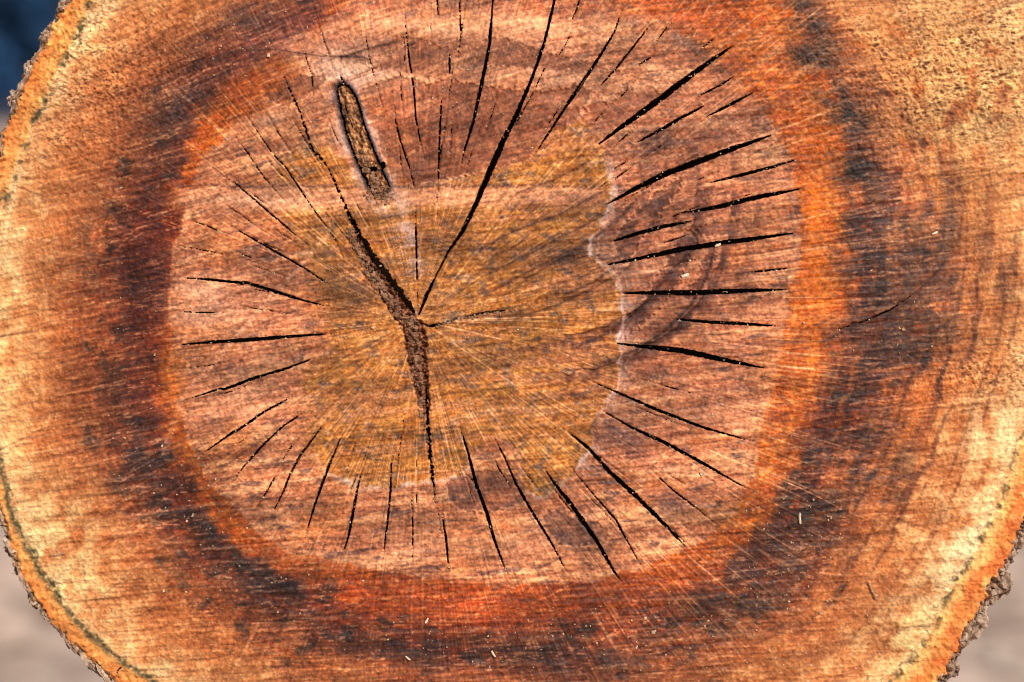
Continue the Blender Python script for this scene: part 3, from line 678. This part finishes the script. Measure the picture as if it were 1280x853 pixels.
# joint round the knot and the holes in it
gy, gx = np.gradient(dN)
gl = np.hypot(gx, gy) + 1e-6
gk = np.abs(dN + 0.3) - (1.5 + 1.2 * jag + 0.6 * brk - 1.6 * blob(470, 238, 14, 10))
KN = len(CR); depth_of.append(28)
s = (slice(0, NY), slice(0, NX)); sgn = np.sign(dN + 0.3)
carve(s, np.where(dN < 50, gk, 99).astype(f32), (gx / gl * sgn).astype(f32), (gy / gl * sgn).astype(f32), KN)
HOLES = [(466, 211, 6, 3.4), (479, 207, 3.5, 5)]
for hx, hy, ra, rb in HOLES:
    sl, d, run, L, nx, ny = line_d([(hx - 1, hy), (hx + 1, hy)], 14)
    carve(sl, (np.hypot((PX[sl] - hx) / ra, (PY[sl] - hy) / rb) - 1 + .25 * jag[sl]).astype(f32) * min(ra, rb), nx, ny, KN)
# snap grid vertices to crack lips and to the outline
near = np.abs(G) < 0.5
QX = PX - np.where(near, G * MX, 0); QY = PY - np.where(near, G * MY, 0)
cth, sth = np.cos(th0), np.sin(th0)
cell = np.maximum(np.gradient(xs)[None, :], np.gradient(ys)[:, None])
nearO = (np.abs(dO) < 0.6 * cell)
QX = QX - np.where(nearO, dO * cth, 0); QY = QY - np.where(nearO, dO * sth, 0)

def world_pt(px, py, h):
    """photo pixel on the cut face + height in px -> metres relative to the log's base (0,0,0)"""
    x = (np.asarray(px, float) - 640) * S; z = (426.5 - np.asarray(py, float)) * S; k = np.asarray(h, float) * S
    o = CEN + x[..., None] * np.array([1.0, 0, 0]) + z[..., None] * UP - k[..., None] * FWD
    return o

P3 = world_pt(QX, QY, H).reshape(-1, 3)
LIN = lin.reshape(-1, 3)

# ------------------------------------------------------------------ materials
def wood_material(name, rough=0.62, grain=0.12, bump=0.25, scale=2200, spec=0.3):
    m = bpy.data.materials.new(name); m.use_nodes = True
    nt = m.node_tree; N = nt.nodes; b = N['Principled BSDF']
    at = N.new('ShaderNodeAttribute'); at.attribute_name = 'wood_colour'
    tc = N.new('ShaderNodeTexCoord')
    mp = N.new('ShaderNodeMapping'); mp.inputs['Scale'].default_value = (0.45, 1, 1)
    nt.links.new(tc.outputs['Object'], mp.inputs['Vector'])
    no = N.new('ShaderNodeTexNoise'); no.inputs['Scale'].default_value = scale; no.inputs['Detail'].default_value = 3
    nt.links.new(mp.outputs[0], no.inputs['Vector'])
    mr = N.new('ShaderNodeMapRange'); mr.inputs[1].default_value = 0.3; mr.inputs[2].default_value = 0.7
    mr.inputs[3].default_value = 1 - grain; mr.inputs[4].default_value = 1 + grain
    nt.links.new(no.outputs['Fac'], mr.inputs[0])
    mx = N.new('ShaderNodeVectorMath'); mx.operation = 'SCALE'
    nt.links.new(at.outputs['Color'], mx.inputs[0]); nt.links.new(mr.outputs[0], mx.inputs['Scale'])
    nt.links.new(mx.outputs[0], b.inputs['Base Color'])
    no2 = N.new('ShaderNodeTexNoise'); no2.inputs['Scale'].default_value = 300; no2.inputs['Detail'].default_value = 2
    nt.links.new(tc.outputs['Object'], no2.inputs['Vector'])
    mr2 = N.new('ShaderNodeMapRange'); mr2.inputs[3].default_value = rough - 0.12; mr2.inputs[4].default_value = rough + 0.15
    nt.links.new(no2.outputs['Fac'], mr2.inputs[0]); nt.links.new(mr2.outputs[0], b.inputs['Roughness'])
    bp = N.new('ShaderNodeBump'); bp.inputs['Strength'].default_value = bump; bp.inputs['Distance'].default_value = 0.0006
    nt.links.new(no.outputs['Fac'], bp.inputs['Height']); nt.links.new(bp.outputs[0], b.inputs['Normal'])
    b.inputs['Specular IOR Level'].default_value = spec
    return m

def noise_material(name, c1, c2, scale, rough=0.85, bump=0.5, dist=0.004, c3=None, detail=6):
    m = bpy.data.materials.new(name); m.use_nodes = True
    nt = m.node_tree; N = nt.nodes; b = N['Principled BSDF']
    tc = N.new('ShaderNodeTexCoord')
    no = N.new('ShaderNodeTexNoise'); no.inputs['Scale'].default_value = scale; no.inputs['Detail'].default_value = detail
    nt.links.new(tc.outputs['Object'], no.inputs['Vector'])
    cr = N.new('ShaderNodeValToRGB')
    cr.color_ramp.elements[0].position = 0.32; cr.color_ramp.elements[0].color = (*c1, 1)
    cr.color_ramp.elements[1].position = 0.68; cr.color_ramp.elements[1].color = (*c2, 1)
    if c3:
        e = cr.color_ramp.elements.new(0.5); e.color = (*c3, 1)
    nt.links.new(no.outputs['Fac'], cr.inputs[0]); nt.links.new(cr.outputs[0], b.inputs['Base Color'])
    bp = N.new('ShaderNodeBump'); bp.inputs['Strength'].default_value = bump; bp.inputs['Distance'].default_value = dist
    nt.links.new(no.outputs['Fac'], bp.inputs['Height']); nt.links.new(bp.outputs[0], b.inputs['Normal'])
    b.inputs['Roughness'].default_value = rough; b.inputs['Specular IOR Level'].default_value = 0.25
    return m

M_wood = wood_material('sawn_wood')
M_rough = wood_material('torn_sapwood', rough=0.72, grain=0.14, bump=0.35)
M_bark = noise_material('grey_bark', (0.10, 0.06, 0.04), (0.62, 0.45, 0.32), 140, bump=0.7, dist=0.002, c3=(0.33, 0.215, 0.145))
M_crack = noise_material('crack_wood', (0.10, 0.045, 0.025), (0.20, 0.095, 0.05), 160, c3=(0.14, 0.065, 0.035))
M_crumb = noise_material('decayed_crumb_wood', (0.09, 0.04, 0.022), (0.40, 0.21, 0.115), 260, c3=(0.22, 0.105, 0.055), dist=0.001)
M_dust = noise_material('pale_sawdust', (0.22, 0.12, 0.06), (0.78, 0.60, 0.40), 420, c3=(0.46, 0.29, 0.16), dist=0.0005)
M_chip = noise_material('pale_wood_chip', (0.55, 0.38, 0.22), (0.85, 0.70, 0.52), 500, dist=0.0004)
M_chip_dark = noise_material('brown_wood_splinter', (0.20, 0.10, 0.05), (0.52, 0.32, 0.18), 500, dist=0.0004)
M_ground = noise_material('dusty_soil', (0.21, 0.14, 0.105), (0.66, 0.47, 0.37), 7, c3=(0.50, 0.355, 0.275), dist=0.02, bump=0.6, detail=8)
M_litter = noise_material('dry_litter', (0.20, 0.13, 0.09), (0.66, 0.52, 0.42), 3, c3=(0.46, 0.35, 0.27))
M_trunk = noise_material('conifer_trunk_bark', (0.05, 0.04, 0.035), (0.12, 0.09, 0.07), 30)
M_needle = noise_material('blue_green_needles', (0.006, 0.018, 0.035), (0.045, 0.15, 0.36), 1.6, c3=(0.02, 0.065, 0.15))

# ------------------------------------------------------------------ mesh helpers
def raw_mesh(name, verts, faces_flat, nper, material, parent=None, smooth=True, colour=None):
    me = bpy.data.meshes.new(name)
    nf = len(faces_flat) // nper
    me.vertices.add(len(verts)); me.vertices.foreach_set('co', np.ascontiguousarray(verts, dtype=f32).ravel())
    me.loops.add(len(faces_flat)); me.loops.foreach_set('vertex_index', np.ascontiguousarray(faces_flat, dtype=np.int32))
    me.polygons.add(nf)
    me.polygons.foreach_set('loop_start', np.arange(0, nf * nper, nper, dtype=np.int32))
    me.polygons.foreach_set('use_smooth', np.full(nf, smooth, dtype=bool))
    if colour is not None:
        a = me.attributes.new('wood_colour', 'FLOAT_COLOR', 'POINT')
        c4 = np.ones((len(verts), 4), f32); c4[:, :3] = colour
        a.data.foreach_set('color', c4.ravel())
    me.update(calc_edges=True)
    me.materials.append(material)
    o = bpy.data.objects.new(name, me); col.objects.link(o)
    if parent is not None: o.parent = parent
    return o
def tag(o, label=None, cat=None, group=None, kind=None):
    if label: o['label'] = label
    if cat: o['category'] = cat
    if group: o['group'] = group
    if kind: o['kind'] = kind
    return o

# ------------------------------------------------------------------ ground
def ground_z(x, y):
    """a low bank carries the log; the soil falls away beside and behind it"""
    x = np.asarray(x, float); y = np.asarray(y, float)
    ridge = (1 - sst(0.10, 0.62, np.abs(x))) * (1 - sst(0.75, 1.5, y)) * sst(-3.5, -0.9, y)
    z = -0.72 * (1 - ridge)
    far = np.hypot(x, y)
    z = z + (0.035 * fbm(x * 1.3, y * 1.3, 171, 3) + 0.15 * fbm(x / 9, y / 9, 177, 2) * sst(3, 20, far)) * (1 - ridge)
    return z - 0.003
def warp_axis(n, lim):
    t = np.linspace(-1, 1, n); return np.sign(t) * (np.abs(t) * 2.2 + (np.abs(t) ** 6) * lim)
gx_, gy_ = np.meshgrid(warp_axis(281, 1500), warp_axis(281, 1500) + 0.6)
gv = np.stack([gx_, gy_, ground_z(gx_, gy_)], -1).reshape(-1, 3)
def quad_idx(nr, nc):
    i = np.arange(nr * nc).reshape(nr, nc)
    return np.stack([i[:-1, :-1], i[:-1, 1:], i[1:, 1:], i[1:, :-1]], -1).reshape(-1)
ground = raw_mesh('ground', gv, quad_idx(281, 281), 4, M_ground)
tag(ground, kind='structure')

rnd = random.Random(5)
lv, lf = [], []
for i in range(5200):
    a = rnd.uniform(0, TAU)
    y = rnd.uniform(0.6, 9.0); x = rnd.uniform(-0.62, 0.62) * (y + 0.9)
    if abs(x) < 0.45 and y < 1.4: continue
    l = rnd.uniform(0.012, 0.06); w = l * rnd.uniform(0.2, 0.6)
    z = float(ground_z(x, y)) + 0.003
    ca, sa = math.cos(a), math.sin(a); b = len(lv); c = rnd.uniform(0.1, 0.5) * w
    for (u, v, h) in ((-l, 0, 0), (0, -w, c), (l, 0, 0.3 * c), (0, w, c)):
        lv.append((x + u * ca - v * sa, y + u * sa + v * ca, z + h))
    lf += [b, b + 1, b + 2, b + 3]
litter = raw_mesh('leaf_litter', np.array(lv), np.array(lf), 4, M_litter, smooth=False)
tag(litter, 'dry leaf litter and bark scraps strewn over the dusty soil', 'litter', kind='stuff')

# ------------------------------------------------------------------ the log
log = bpy.data.objects.new('sawn_log', None); col.objects.link(log)
log.location = (0, 0, 0); log.empty_display_size = 0.2
tag(log, 'sawn end of a thick log with orange heartwood, radial cracks and rough bark', 'log')

inside = dO < 0.6 * cell
inside = np.where(nearO, True, dO < 0)
idx = np.arange(NY * NX).reshape(NY, NX)
Q4 = np.stack([idx[:-1, :-1], idx[1:, :-1], idx[1:, 1:], idx[:-1, 1:]], -1)
f_in = inside[:-1, :-1] & inside[1:, :-1] & inside[1:, 1:] & inside[:-1, 1:]
def favg(a): return (a[:-1, :-1] + a[1:, :-1] + a[1:, 1:] + a[:-1, 1:]) * 0.25
Gs = np.where(near, 0, G)
fG = favg(Gs)
f_cr = f_in & (fG < -0.02)
fid = np.where(f_cr, np.stack([CID[:-1, :-1], CID[1:, :-1], CID[1:, 1:], CID[:-1, 1:]], -1).max(-1), -1)
fH, fK, fDI, fDO, fC, fN = favg(dH), favg(dK), favg(dDI), favg(dDO), favg(dC), favg(dN)
solid = f_in & ~f_cr
zone = np.select([fN < -0.3, favg(PF1) < 0, fK < 0, fH < 0, fDI < 0, fDO < 0, fC < -5, fC < 5], [7, 8, 0, 1, 2, 3, 4, 5], 6)
part = {}
ZN = [('heartwood_core', 0, M_wood, 'golden brown core of the heartwood round the pith'), ('heartwood', 1, M_wood, 'pinkish brown heartwood split by radial cracks'),
      ('orange_ring', 2, M_wood, 'glowing orange ring outside the cracked heartwood'), ('dark_ring', 3, M_wood, 'dark red and black stained ring'),
      ('sapwood', 4, M_rough, 'pale cream sapwood with torn fibres'), ('cambium_line', 5, M_rough, 'thin grey-green line between sapwood and bark'),
      ('inner_bark', 6, M_rough, 'orange inner bark rim'), ('knot', 7, M_wood, 'long narrow decayed knot outlined in black'), ('pith_fill', 8, M_wood, 'crumbly brown rotted wood along the pith')]
def sub_mesh(name, q, verts, material, parent, colour):
    u, inv = np.unique(q.reshape(-1), return_inverse=True)
    return raw_mesh(name, verts[u], inv.reshape(-1), 4, material, parent, True, colour[u])
for nm, z, m, lab in ZN:
    q = Q4[solid & (zone == z)]
    par = part['heartwood'] if nm == 'knot' else part['heartwood_core'] if nm == 'pith_fill' else log
    part[nm] = sub_mesh(nm, q, P3, m, par, LIN); part[nm]['label'] = lab
for k in range(KN + 1):
    q = Q4[fid == k]
    if len(q) == 0: continue
    u, inv = np.unique(q.reshape(-1), return_inverse=True)
    inv = inv.reshape(-1, 4); n = len(u)
    dep = depth_of[k] * S
    top = P3[u]; bot = top + FWD * dep
    e = np.concatenate([inv[:, [0, 1]], inv[:, [1, 2]], inv[:, [2, 3]], inv[:, [3, 0]]])
    key = np.sort(e, 1); kk = key[:, 0].astype(np.int64) * n + key[:, 1]
    _, first, cnt = np.unique(kk, return_index=True, return_counts=True)
    be = e[first[cnt == 1]]
    walls = np.stack([be[:, 1], be[:, 0], be[:, 0] + n, be[:, 1] + n], -1)
    fl = np.concatenate([(inv + n).reshape(-1), walls.reshape(-1)])
    cx, cy = PX.ravel()[u].mean(), PY.ravel()[u].mean()
    jx, iy = min(np.searchsorted(xs, cx), NX - 2), min(np.searchsorted(ys, cy), NY - 2)
    zz = zone[iy, jx]
    par = part['knot'] if False else part['heartwood_core'] if zz in (0, 8) else part['dark_ring'] if zz in (3, 4) else part['inner_bark'] if zz in (5, 6) else part['heartwood']
    o = raw_mesh('knot_gap' if k == KN else 'crack', np.concatenate([top, bot]), fl, 4, M_crack, par, False)

# bark mantle: runs from the rim of the face back along the log
LOG_LEN = 0.50
nth = 1100
ang = np.linspace(-math.pi, math.pi, nth, endpoint=False)
rows = []
tb = np.concatenate([[0, 0.004, 0.012, 0.022], np.linspace(0.04, LOG_LEN, 34)])
for j, t in enumerate(tb):
    rr = rO(ang).astype(float)
    fx, fy = np.cos(ang), np.sin(ang)
    per = ang / TAU * 128 + 64
    ridge_n = perlin(per, np.full(nth, t * 12), 181, 128) * 7 + perlin(ang / TAU * 64 + 32, np.full(nth, t * 6), 183, 64) * 9
    cell_n = perlin(ang / TAU * 256 + 128, np.full(nth, t * 60), 187, 256) * 4
    off = np.where(j == 0, -14, -11 + ridge_n + cell_n)
    R = rr + off
    pxx, pyy = C0[0] + fx * R, C0[1] + fy * R
    w = world_pt(pxx, pyy, np.full(nth, -6.0))
    w[:, 1] += t
    w[:, 2] = np.maximum(w[:, 2], 0.0005)
    rows.append(w)
mv = np.concatenate(rows)
nr = len(tb)
i = np.arange(nr * nth).reshape(nr, nth); i2 = np.roll(i, -1, 1)
mf = np.stack([i[:-1], i[1:], i2[1:], i2[:-1]], -1).reshape(-1)
# back end closed with a disc
back_c = len(mv); mv = np.concatenate([mv, rows[-1].mean(0)[None]])
mantle = raw_mesh('bark', mv, mf, 4, M_bark, log)
bc = np.concatenate([rows[-1], rows[-1].mean(0)[None]])
a_ = np.arange(nth)
raw_mesh('back_end', bc, np.stack([a_, np.roll(a_, -1), np.full(nth, nth)], -1).reshape(-1), 3, M_crumb, log)

# ------------------------------------------------------------------ little solids: bark flakes, crumbs, chips
ICO_V = []
_t = (1 + 5 ** 0.5) / 2
for a, b in ((-1, _t), (1, _t), (-1, -_t), (1, -_t)):
    ICO_V += [(a, b, 0)]
ICO_V = np.array([(-1, _t, 0), (1, _t, 0), (-1, -_t, 0), (1, -_t, 0), (0, -1, _t), (0, 1, _t), (0, -1, -_t), (0, 1, -_t), (_t, 0, -1), (_t, 0, 1), (-_t, 0, -1), (-_t, 0, 1)]) / math.hypot(1, _t)
ICO_F = np.array([(0, 11, 5), (0, 5, 1), (0, 1, 7), (0, 7, 10), (0, 10, 11), (1, 5, 9), (5, 11, 4), (11, 10, 2), (10, 7, 6), (7, 1, 8),
                  (3, 9, 4), (3, 4, 2), (3, 2, 6), (3, 6, 8), (3, 8, 9), (4, 9, 5), (2, 4, 11), (6, 2, 10), (8, 6, 7), (9, 8, 1)])
def subdiv(v, f):
    v = list(map(tuple, v)); cache = {}; out = []
    def mid(a, b):
        k = (min(a, b), max(a, b))
        if k not in cache:
            p = (np.array(v[a]) + np.array(v[b])) / 2; p /= np.linalg.norm(p); v.append(tuple(p)); cache[k] = len(v) - 1
        return cache[k]
    for a, b, c in f:
        x, y, z = mid(a, b), mid(b, c), mid(c, a)
        out += [(a, x, z), (b, y, x), (c, z, y), (x, y, z)]
    return np.array(v), np.array(out)
I1V, I1F = subdiv(ICO_V, ICO_F)
I2V, I2F = subdiv(I1V, I1F)
I3V, I3F = subdiv(I2V, I2F)
nrs = np.random.RandomState(11)
EX, EZ, EN = np.array([1.0, 0, 0]), UP, -FWD
def lump(V, sx, sy, sz, rot, rough):
    """irregular lump in face axes: sx along rot, sy across it, sz towards the camera (metres)"""
    ph = nrs.rand(3) * 50
    n = np.array([perlin(V[:, 0] * 1.7 + ph[0], V[:, 1] * 1.7 + V[:, 2] * 1.3 + ph[1]) + 0.6 * perlin(V[:, 0] * 4 + ph[1], V[:, 2] * 4 + V[:, 1] * 3 + ph[2])])[0]
    v = V * (1 + rough * n[:, None])
    c, s_ = math.cos(rot), math.sin(rot)
    x = v[:, 0] * sx * c - v[:, 1] * sy * s_; y = v[:, 0] * sx * s_ + v[:, 1] * sy * c
    return x[:, None] * EX + y[:, None] * EZ + (v[:, 2] * sz)[:, None] * EN

rim = smooth_closed(OUTER, 900)
vis = [p for p in rim if -25 < p[0] < 1300 and -25 < p[1] < 875 and (p[0] < 260 or p[0] > 1080)]
k = 0.0
while k < len(vis):
    px, py = vis[int(k)]; right = px > 600
    th = math.atan2(py - C0[1], px - C0[0])
    size = nrs.choice([5, 7, 9, 12]) * nrs.uniform(.8, 1.2) if right else nrs.uniform(5, 9)
    o_ = nrs.uniform(-3, 3) if right else nrs.uniform(-4, 0)
    cpx, cpy = px + math.cos(th) * o_, py + math.sin(th) * o_
    base = world_pt(cpx, cpy, -nrs.uniform(5, 12) - (4 if right else 1))
    v = lump(I3V, size * S * (nrs.uniform(.9, 1.5) if right else nrs.uniform(1.4, 2.6)), size * S * (nrs.uniform(.4, .7) if right else nrs.uniform(.3, .5)), size * S * nrs.uniform(.8, 1.6), -th + math.pi / 2 + nrs.uniform(-.25, .25), 0.42) + base
    if nrs.rand() < (0.62 if right else 0.85):
        raw_mesh('bark_flake', v, I3F.reshape(-1), 3, M_bark, mantle, False)
    k += size * (0.42 if right else 0.7)
for px, py, size, dp in ((1271, 681, 14, 10), (1279, 668, 8, 6), (1252, 737, 17, 9), (1262, 728, 9, 14), (1222, 786, 15, 9), (1230, 772, 8, 12), (1192, 838, 12, 8), (1180, 852, 9, 10),
                         (40, 752, 9, 8), (58, 772, 7, 7), (22, 716, 8, 8), (10, 690, 7, 8), (88, 808, 7, 9), (34, 84, 8, 5), (54, 44, 8, 6), (76, 8, 9, 6), (14, 122, 9, 7)):
    th = math.atan2(py - C0[1], px - C0[0])
    v = lump(I3V, size * S * 1.1, size * S * .7, size * S * 1.2, -th + math.pi / 2 + nrs.uniform(-.4, .4), 0.5) + world_pt(px, py, -dp - size * .5)
    raw_mesh('bark_flake', v, I3F.reshape(-1), 3, M_bark, mantle, False)
def surf_h(px, py):
    i = np.clip(np.searchsorted(xs, px), 0, NX - 1); j = np.clip(np.searchsorted(ys, py), 0, NY - 1)
    return H[j, i], G[j, i]
# decayed crumbs in the pith crack, the knot and the right-hand pith split
cv, cf = [], []
def add_crumb(px, py, r, lift):
    base = world_pt(px, py, lift)
    b = sum(len(q) for q in cv)
    cv.append(lump(I1V if r > 2.2 else ICO_V, r * S * nrs.uniform(.8, 1.7), r * S * nrs.uniform(.5, 1), r * S * nrs.uniform(.5, .9), nrs.rand() * 3.14, .6) + base)
    cf.append((I1F if r > 2.2 else ICO_F) + b)
pp = np.array([(440, 285), (452, 310), (466, 338), (482, 362), (497, 382), (513, 402), (517, 430), (520, 470), (528, 510), (536, 555), (541, 600), (544, 625)], float)
for n in range(520):
    t = nrs.rand() * (len(pp) - 1.001); a = int(t); q = pp[a] + (pp[a + 1] - pp[a]) * (t - a)
    w = np.interp(q[1], [285, 380, 420, 470, 520, 600], [4, 7, 7.5, 6, 3.5, 1.2])
    px, py = q[0] + nrs.uniform(-w, w) - (5 if q[1] < 395 else 0), q[1] + nrs.uniform(-2, 2)
    h, g = surf_h(px, py)
    add_crumb(px, py, nrs.uniform(.9, 3.4) * (1 if py < 520 else .5), h + nrs.uniform(-1, 1.2) if g > 0 else h - nrs.uniform(9, 26))
for n in range(130):
    t = nrs.rand(); px = 448 + t * 28 + nrs.uniform(-8, 8); py = 190 + t * 52 + nrs.uniform(-5, 5)
    h, g = surf_h(px, py)
    if g > 0.5: add_crumb(px, py, nrs.uniform(.9, 2.8), h + nrs.uniform(-.5, 1))
for n in range(90):
    px, py = nrs.normal(474, 9), nrs.normal(243, 5); h, g = surf_h(px, py)
    add_crumb(px, py, nrs.uniform(.8, 2.0), h + .3)
for n in range(120):
    px = nrs.uniform(545, 645); py = np.interp(px, [545, 575, 600, 645], [406, 398, 393, 387]) + nrs.normal(0, 2); h, g = surf_h(px, py)
    add_crumb(px, py, nrs.uniform(.7, 1.8), h - (2 if g < 0 else -.2))
crumbs = raw_mesh('decayed_crumbs', np.concatenate(cv), np.concatenate(cf).reshape(-1), 3, M_crumb, part['heartwood_core'], False)
crumbs['kind'] = 'stuff'

# sawdust grains sticking to the face
dv, df = [], []
BOXV = np.array([(x, y, z) for x in (-1, 1) for y in (-1, 1) for z in (-1, 1)], float)
BOXF = np.array([(0, 1, 3, 2), (4, 6, 7, 5), (0, 4, 5, 1), (2, 3, 7, 6), (0, 2, 6, 4), (1, 5, 7, 3)])
def grain(px, py, l, w, rot, lift):
    base = world_pt(px, py, lift)
    v = BOXV * (1 + nrs.uniform(-.35, .35, (8, 1)))
    c, s_ = math.cos(rot), math.sin(rot)
    x = v[:, 0] * l * c - v[:, 1] * w * s_; y = v[:, 0] * l * s_ + v[:, 1] * w * c
    b = len(dv) * 8
    dv.append((x[:, None] * EX + y[:, None] * EZ + (v[:, 2] * w * .8)[:, None] * EN) * S + base); df.append(BOXF + b)
def sprinkle(n, x, y, sx, sy, lo, hi):
    for _ in range(n):
        px, py = nrs.normal(x, sx), nrs.normal(y, sy)
        if nrs.rand() < .5: continue
        if not (-5 < px < 1285 and -5 < py < 858): continue
        h, g = surf_h(px, py)
        if g < 1 or math.hypot(px - C0[0], py - C0[1]) > rC(math.atan2(py - C0[1], px - C0[0])): continue
        l = nrs.uniform(lo, hi) * (2.0 if nrs.rand() < .06 else 1)
        grain(px, py, l, l * nrs.uniform(.35, .9), nrs.rand() * 3.14, h + .25)
for a in ((150, 660, 800, 140, 22), (70, 740, 775, 60, 16), (90, 860, 770, 60, 30), (130, 960, 700, 50, 40), (90, 1010, 640, 40, 30), (110, 320, 730, 70, 36), (80, 240, 640, 30, 40),
          (60, 170, 570, 30, 40), (40, 120, 450, 40, 80), (60, 300, 60, 60, 30), (60, 1100, 420, 60, 60), (80, 1060, 760, 60, 40), (160, 640, 430, 300, 200), (60, 900, 560, 60, 60), (60, 560, 120, 60, 50), (30, 330, 30, 50, 20)):
    sprinkle(*a, .35, 1.15)
for cr in CR:                                             # grains caught on the lips of the cracks
    q = np.array(cr[0], float)
    for _ in range(int(2 + cr[1] * 1.3)):
        t = nrs.rand() * (len(q) - 1.001); a = int(t); p = q[a] + (q[a + 1] - q[a]) * (t - a)
        px, py = p + nrs.normal(0, cr[1] * .3, 2)
        h, g = surf_h(px, py)
        grain(px, py, nrs.uniform(.4, 1.3), nrs.uniform(.35, .8), nrs.rand() * 3, h + .1 if g > 0 else h - nrs.uniform(.5, 4))
dust = raw_mesh('sawdust', np.concatenate(dv), np.concatenate(df).reshape(-1), 4, M_dust, None, False)
tag(dust, 'pale sawdust grains sprinkled over the cut end of the log', 'sawdust', kind='stuff')

# single splinters and chips, each a thing lying on the face
def splinter(name, p0, p1, w, lab, mat, lift=1.0, thick=None, cat='splinter'):
    """a faceted sliver between two face pixels, pointed and bent"""
    p0, p1 = np.array(p0, float), np.array(p1, float)
    n = 7; d = p1 - p0; L = np.hypot(*d); nrm = np.array([-d[1], d[0]]) / L
    vs = []
    h0 = float(np.mean([surf_h(*(p0 + d * t))[0] for t in np.linspace(0, 1, 5)]))
    for i in range(n):
        t = i / (n - 1); c = p0 + d * t + nrm * math.sin(t * 3.1) * L * .03
        ww = w * (0.35 + 0.65 * math.sin(math.pi * (0.12 + 0.76 * t)) ** .7) * nrs.uniform(.85, 1.15)
        th_ = (thick or w * .8) * (0.5 + 0.5 * math.sin(math.pi * (.1 + .8 * t)))
        for k in range(6):
            a = TAU * k / 6 + .3
            q = c + nrm * math.cos(a) * ww * .5
            vs.append(world_pt(q[0], q[1], h0 + lift + math.sin(a) * th_ * .5 + .2 * nrs.rand()))
    f = []
    for i in range(n - 1):
        for k in range(6):
            a, b = i * 6 + k, i * 6 + (k + 1) % 6
            f += [(a, b, b + 6), (a, b + 6, a + 6)]
    f += [(0, k + 1, k) for k in range(1, 5)] + [((n - 1) * 6, (n - 1) * 6 + k, (n - 1) * 6 + k + 1) for k in range(1, 5)]
    o = raw_mesh(name, np.array(vs), np.array(f).reshape(-1), 3, mat, None, False)
    c = np.array(vs).mean(0)
    o.data.transform(__import__('mathutils').Matrix.Translation(-Vector(c))); o.location = c
    return tag(o, lab, cat, 'loose splinters on the cut face')
splinter('wood_splinter', (1085.5, 728), (1095, 748), 2.6, 'slim brown splinter with a dark shadow, lying on sapwood at the lower right', M_chip_dark, 1.4)
splinter('wood_chip', (999.5, 641), (1000.5, 655), 3.4, 'upright cream wood chip on the dark stain right of the lowest orange ring', M_chip, 1.0, cat='chip')
splinter('wood_chip', (531.5, 779.5), (535, 773), 3.0, 'small white chip on the red band below the heartwood', M_chip, cat='chip')
splinter('wood_chip', (614.5, 813.5), (619, 821), 3.0, 'white chip on the black stain at the bottom edge, below the heartwood', M_chip, cat='chip')
splinter('wood_chip', (507, 820), (513, 825), 2.2, 'tiny pale chip left of the white chip on the bottom stain', M_chip, cat='chip')
splinter('wood_chip', (852, 346), (861, 343), 5.0, 'grey-white flake between two wide horizontal cracks on the right', M_chip, cat='chip')
splinter('wood_chip', (894, 308), (901, 305), 3.4, 'white chip stuck on the lower lip of a wide crack on the right', M_chip, cat='chip')
splinter('wood_splinter', (4, 684), (21, 690), 2.6, 'pale splinter poking out of the bark at the left edge', M_chip, 1.6)
splinter('wood_splinter', (67, 695), (81, 691), 2.2, 'short dark splinter on pale sapwood near the left cambium line', M_chip_dark)
splinter('wood_splinter', (1205, 812), (1212, 797), 3.0, 'orange sliver standing off the ragged bark at the lower right', M_chip_dark, 0.5)
splinter('wood_chip', (1165, 293), (1172, 290), 3.0, 'cream chip on the dark swirl at the right', M_chip, cat='chip')

# ------------------------------------------------------------------ conifers far behind
def conifer(x, y, h, rad, lab):
    z0 = float(ground_z(x, y))
    t = bpy.data.objects.new('conifer_tree', None); col.objects.link(t); t.location = (x, y, z0); t.scale = (2.6, 2.6, 2.6)
    tag(t, lab, 'tree', 'dark conifers behind the log')
    n = 10; tv = []
    for i in range(8):
        for k in range(n):
            r = 0.16 * (1 - i / 7.5) * (1 + .1 * nrs.rand()); tv.append((math.cos(TAU * k / n) * r, math.sin(TAU * k / n) * r, h * i / 7 - .05))
    ii = np.arange(8 * n).reshape(8, n); i2 = np.roll(ii, -1, 1)
    raw_mesh('trunk', np.array(tv), np.stack([ii[:-1], i2[:-1], i2[1:], ii[1:]], -1).reshape(-1), 4, M_trunk, t)
    N = 15000
    u = nrs.rand(N); zz = h * (0.04 + 0.96 * u); lim = rad * (1 - u) ** .8 + .1
    tier = 0.72 + 0.28 * np.sin(zz * 9)
    a = nrs.rand(N) * TAU; r = lim * tier * np.sqrt(nrs.rand(N)) * (0.8 + .35 * np.sin(a * 7 + zz * 4))
    c = np.stack([np.cos(a) * r, np.sin(a) * r, zz - .25 * r], -1)
    d1 = nrs.normal(size=(N, 3)) * .05 + np.stack([np.cos(a), np.sin(a), -.4 + 0 * a], -1) * .11; d2 = nrs.normal(size=(N, 3)) * .035
    v = np.stack([c - d1, c - d2, c + d1, c + d2], 1).reshape(-1, 3)
    raw_mesh('crown', v, np.arange(N * 4), 4, M_needle, t, False)
conifer(-20.5, 60, 7.0, 2.3, 'dark bluish conifer seen blurred past the upper left bark')
conifer(-28.5, 66, 8.0, 2.6, 'second dark conifer further left, beyond the nearer one')
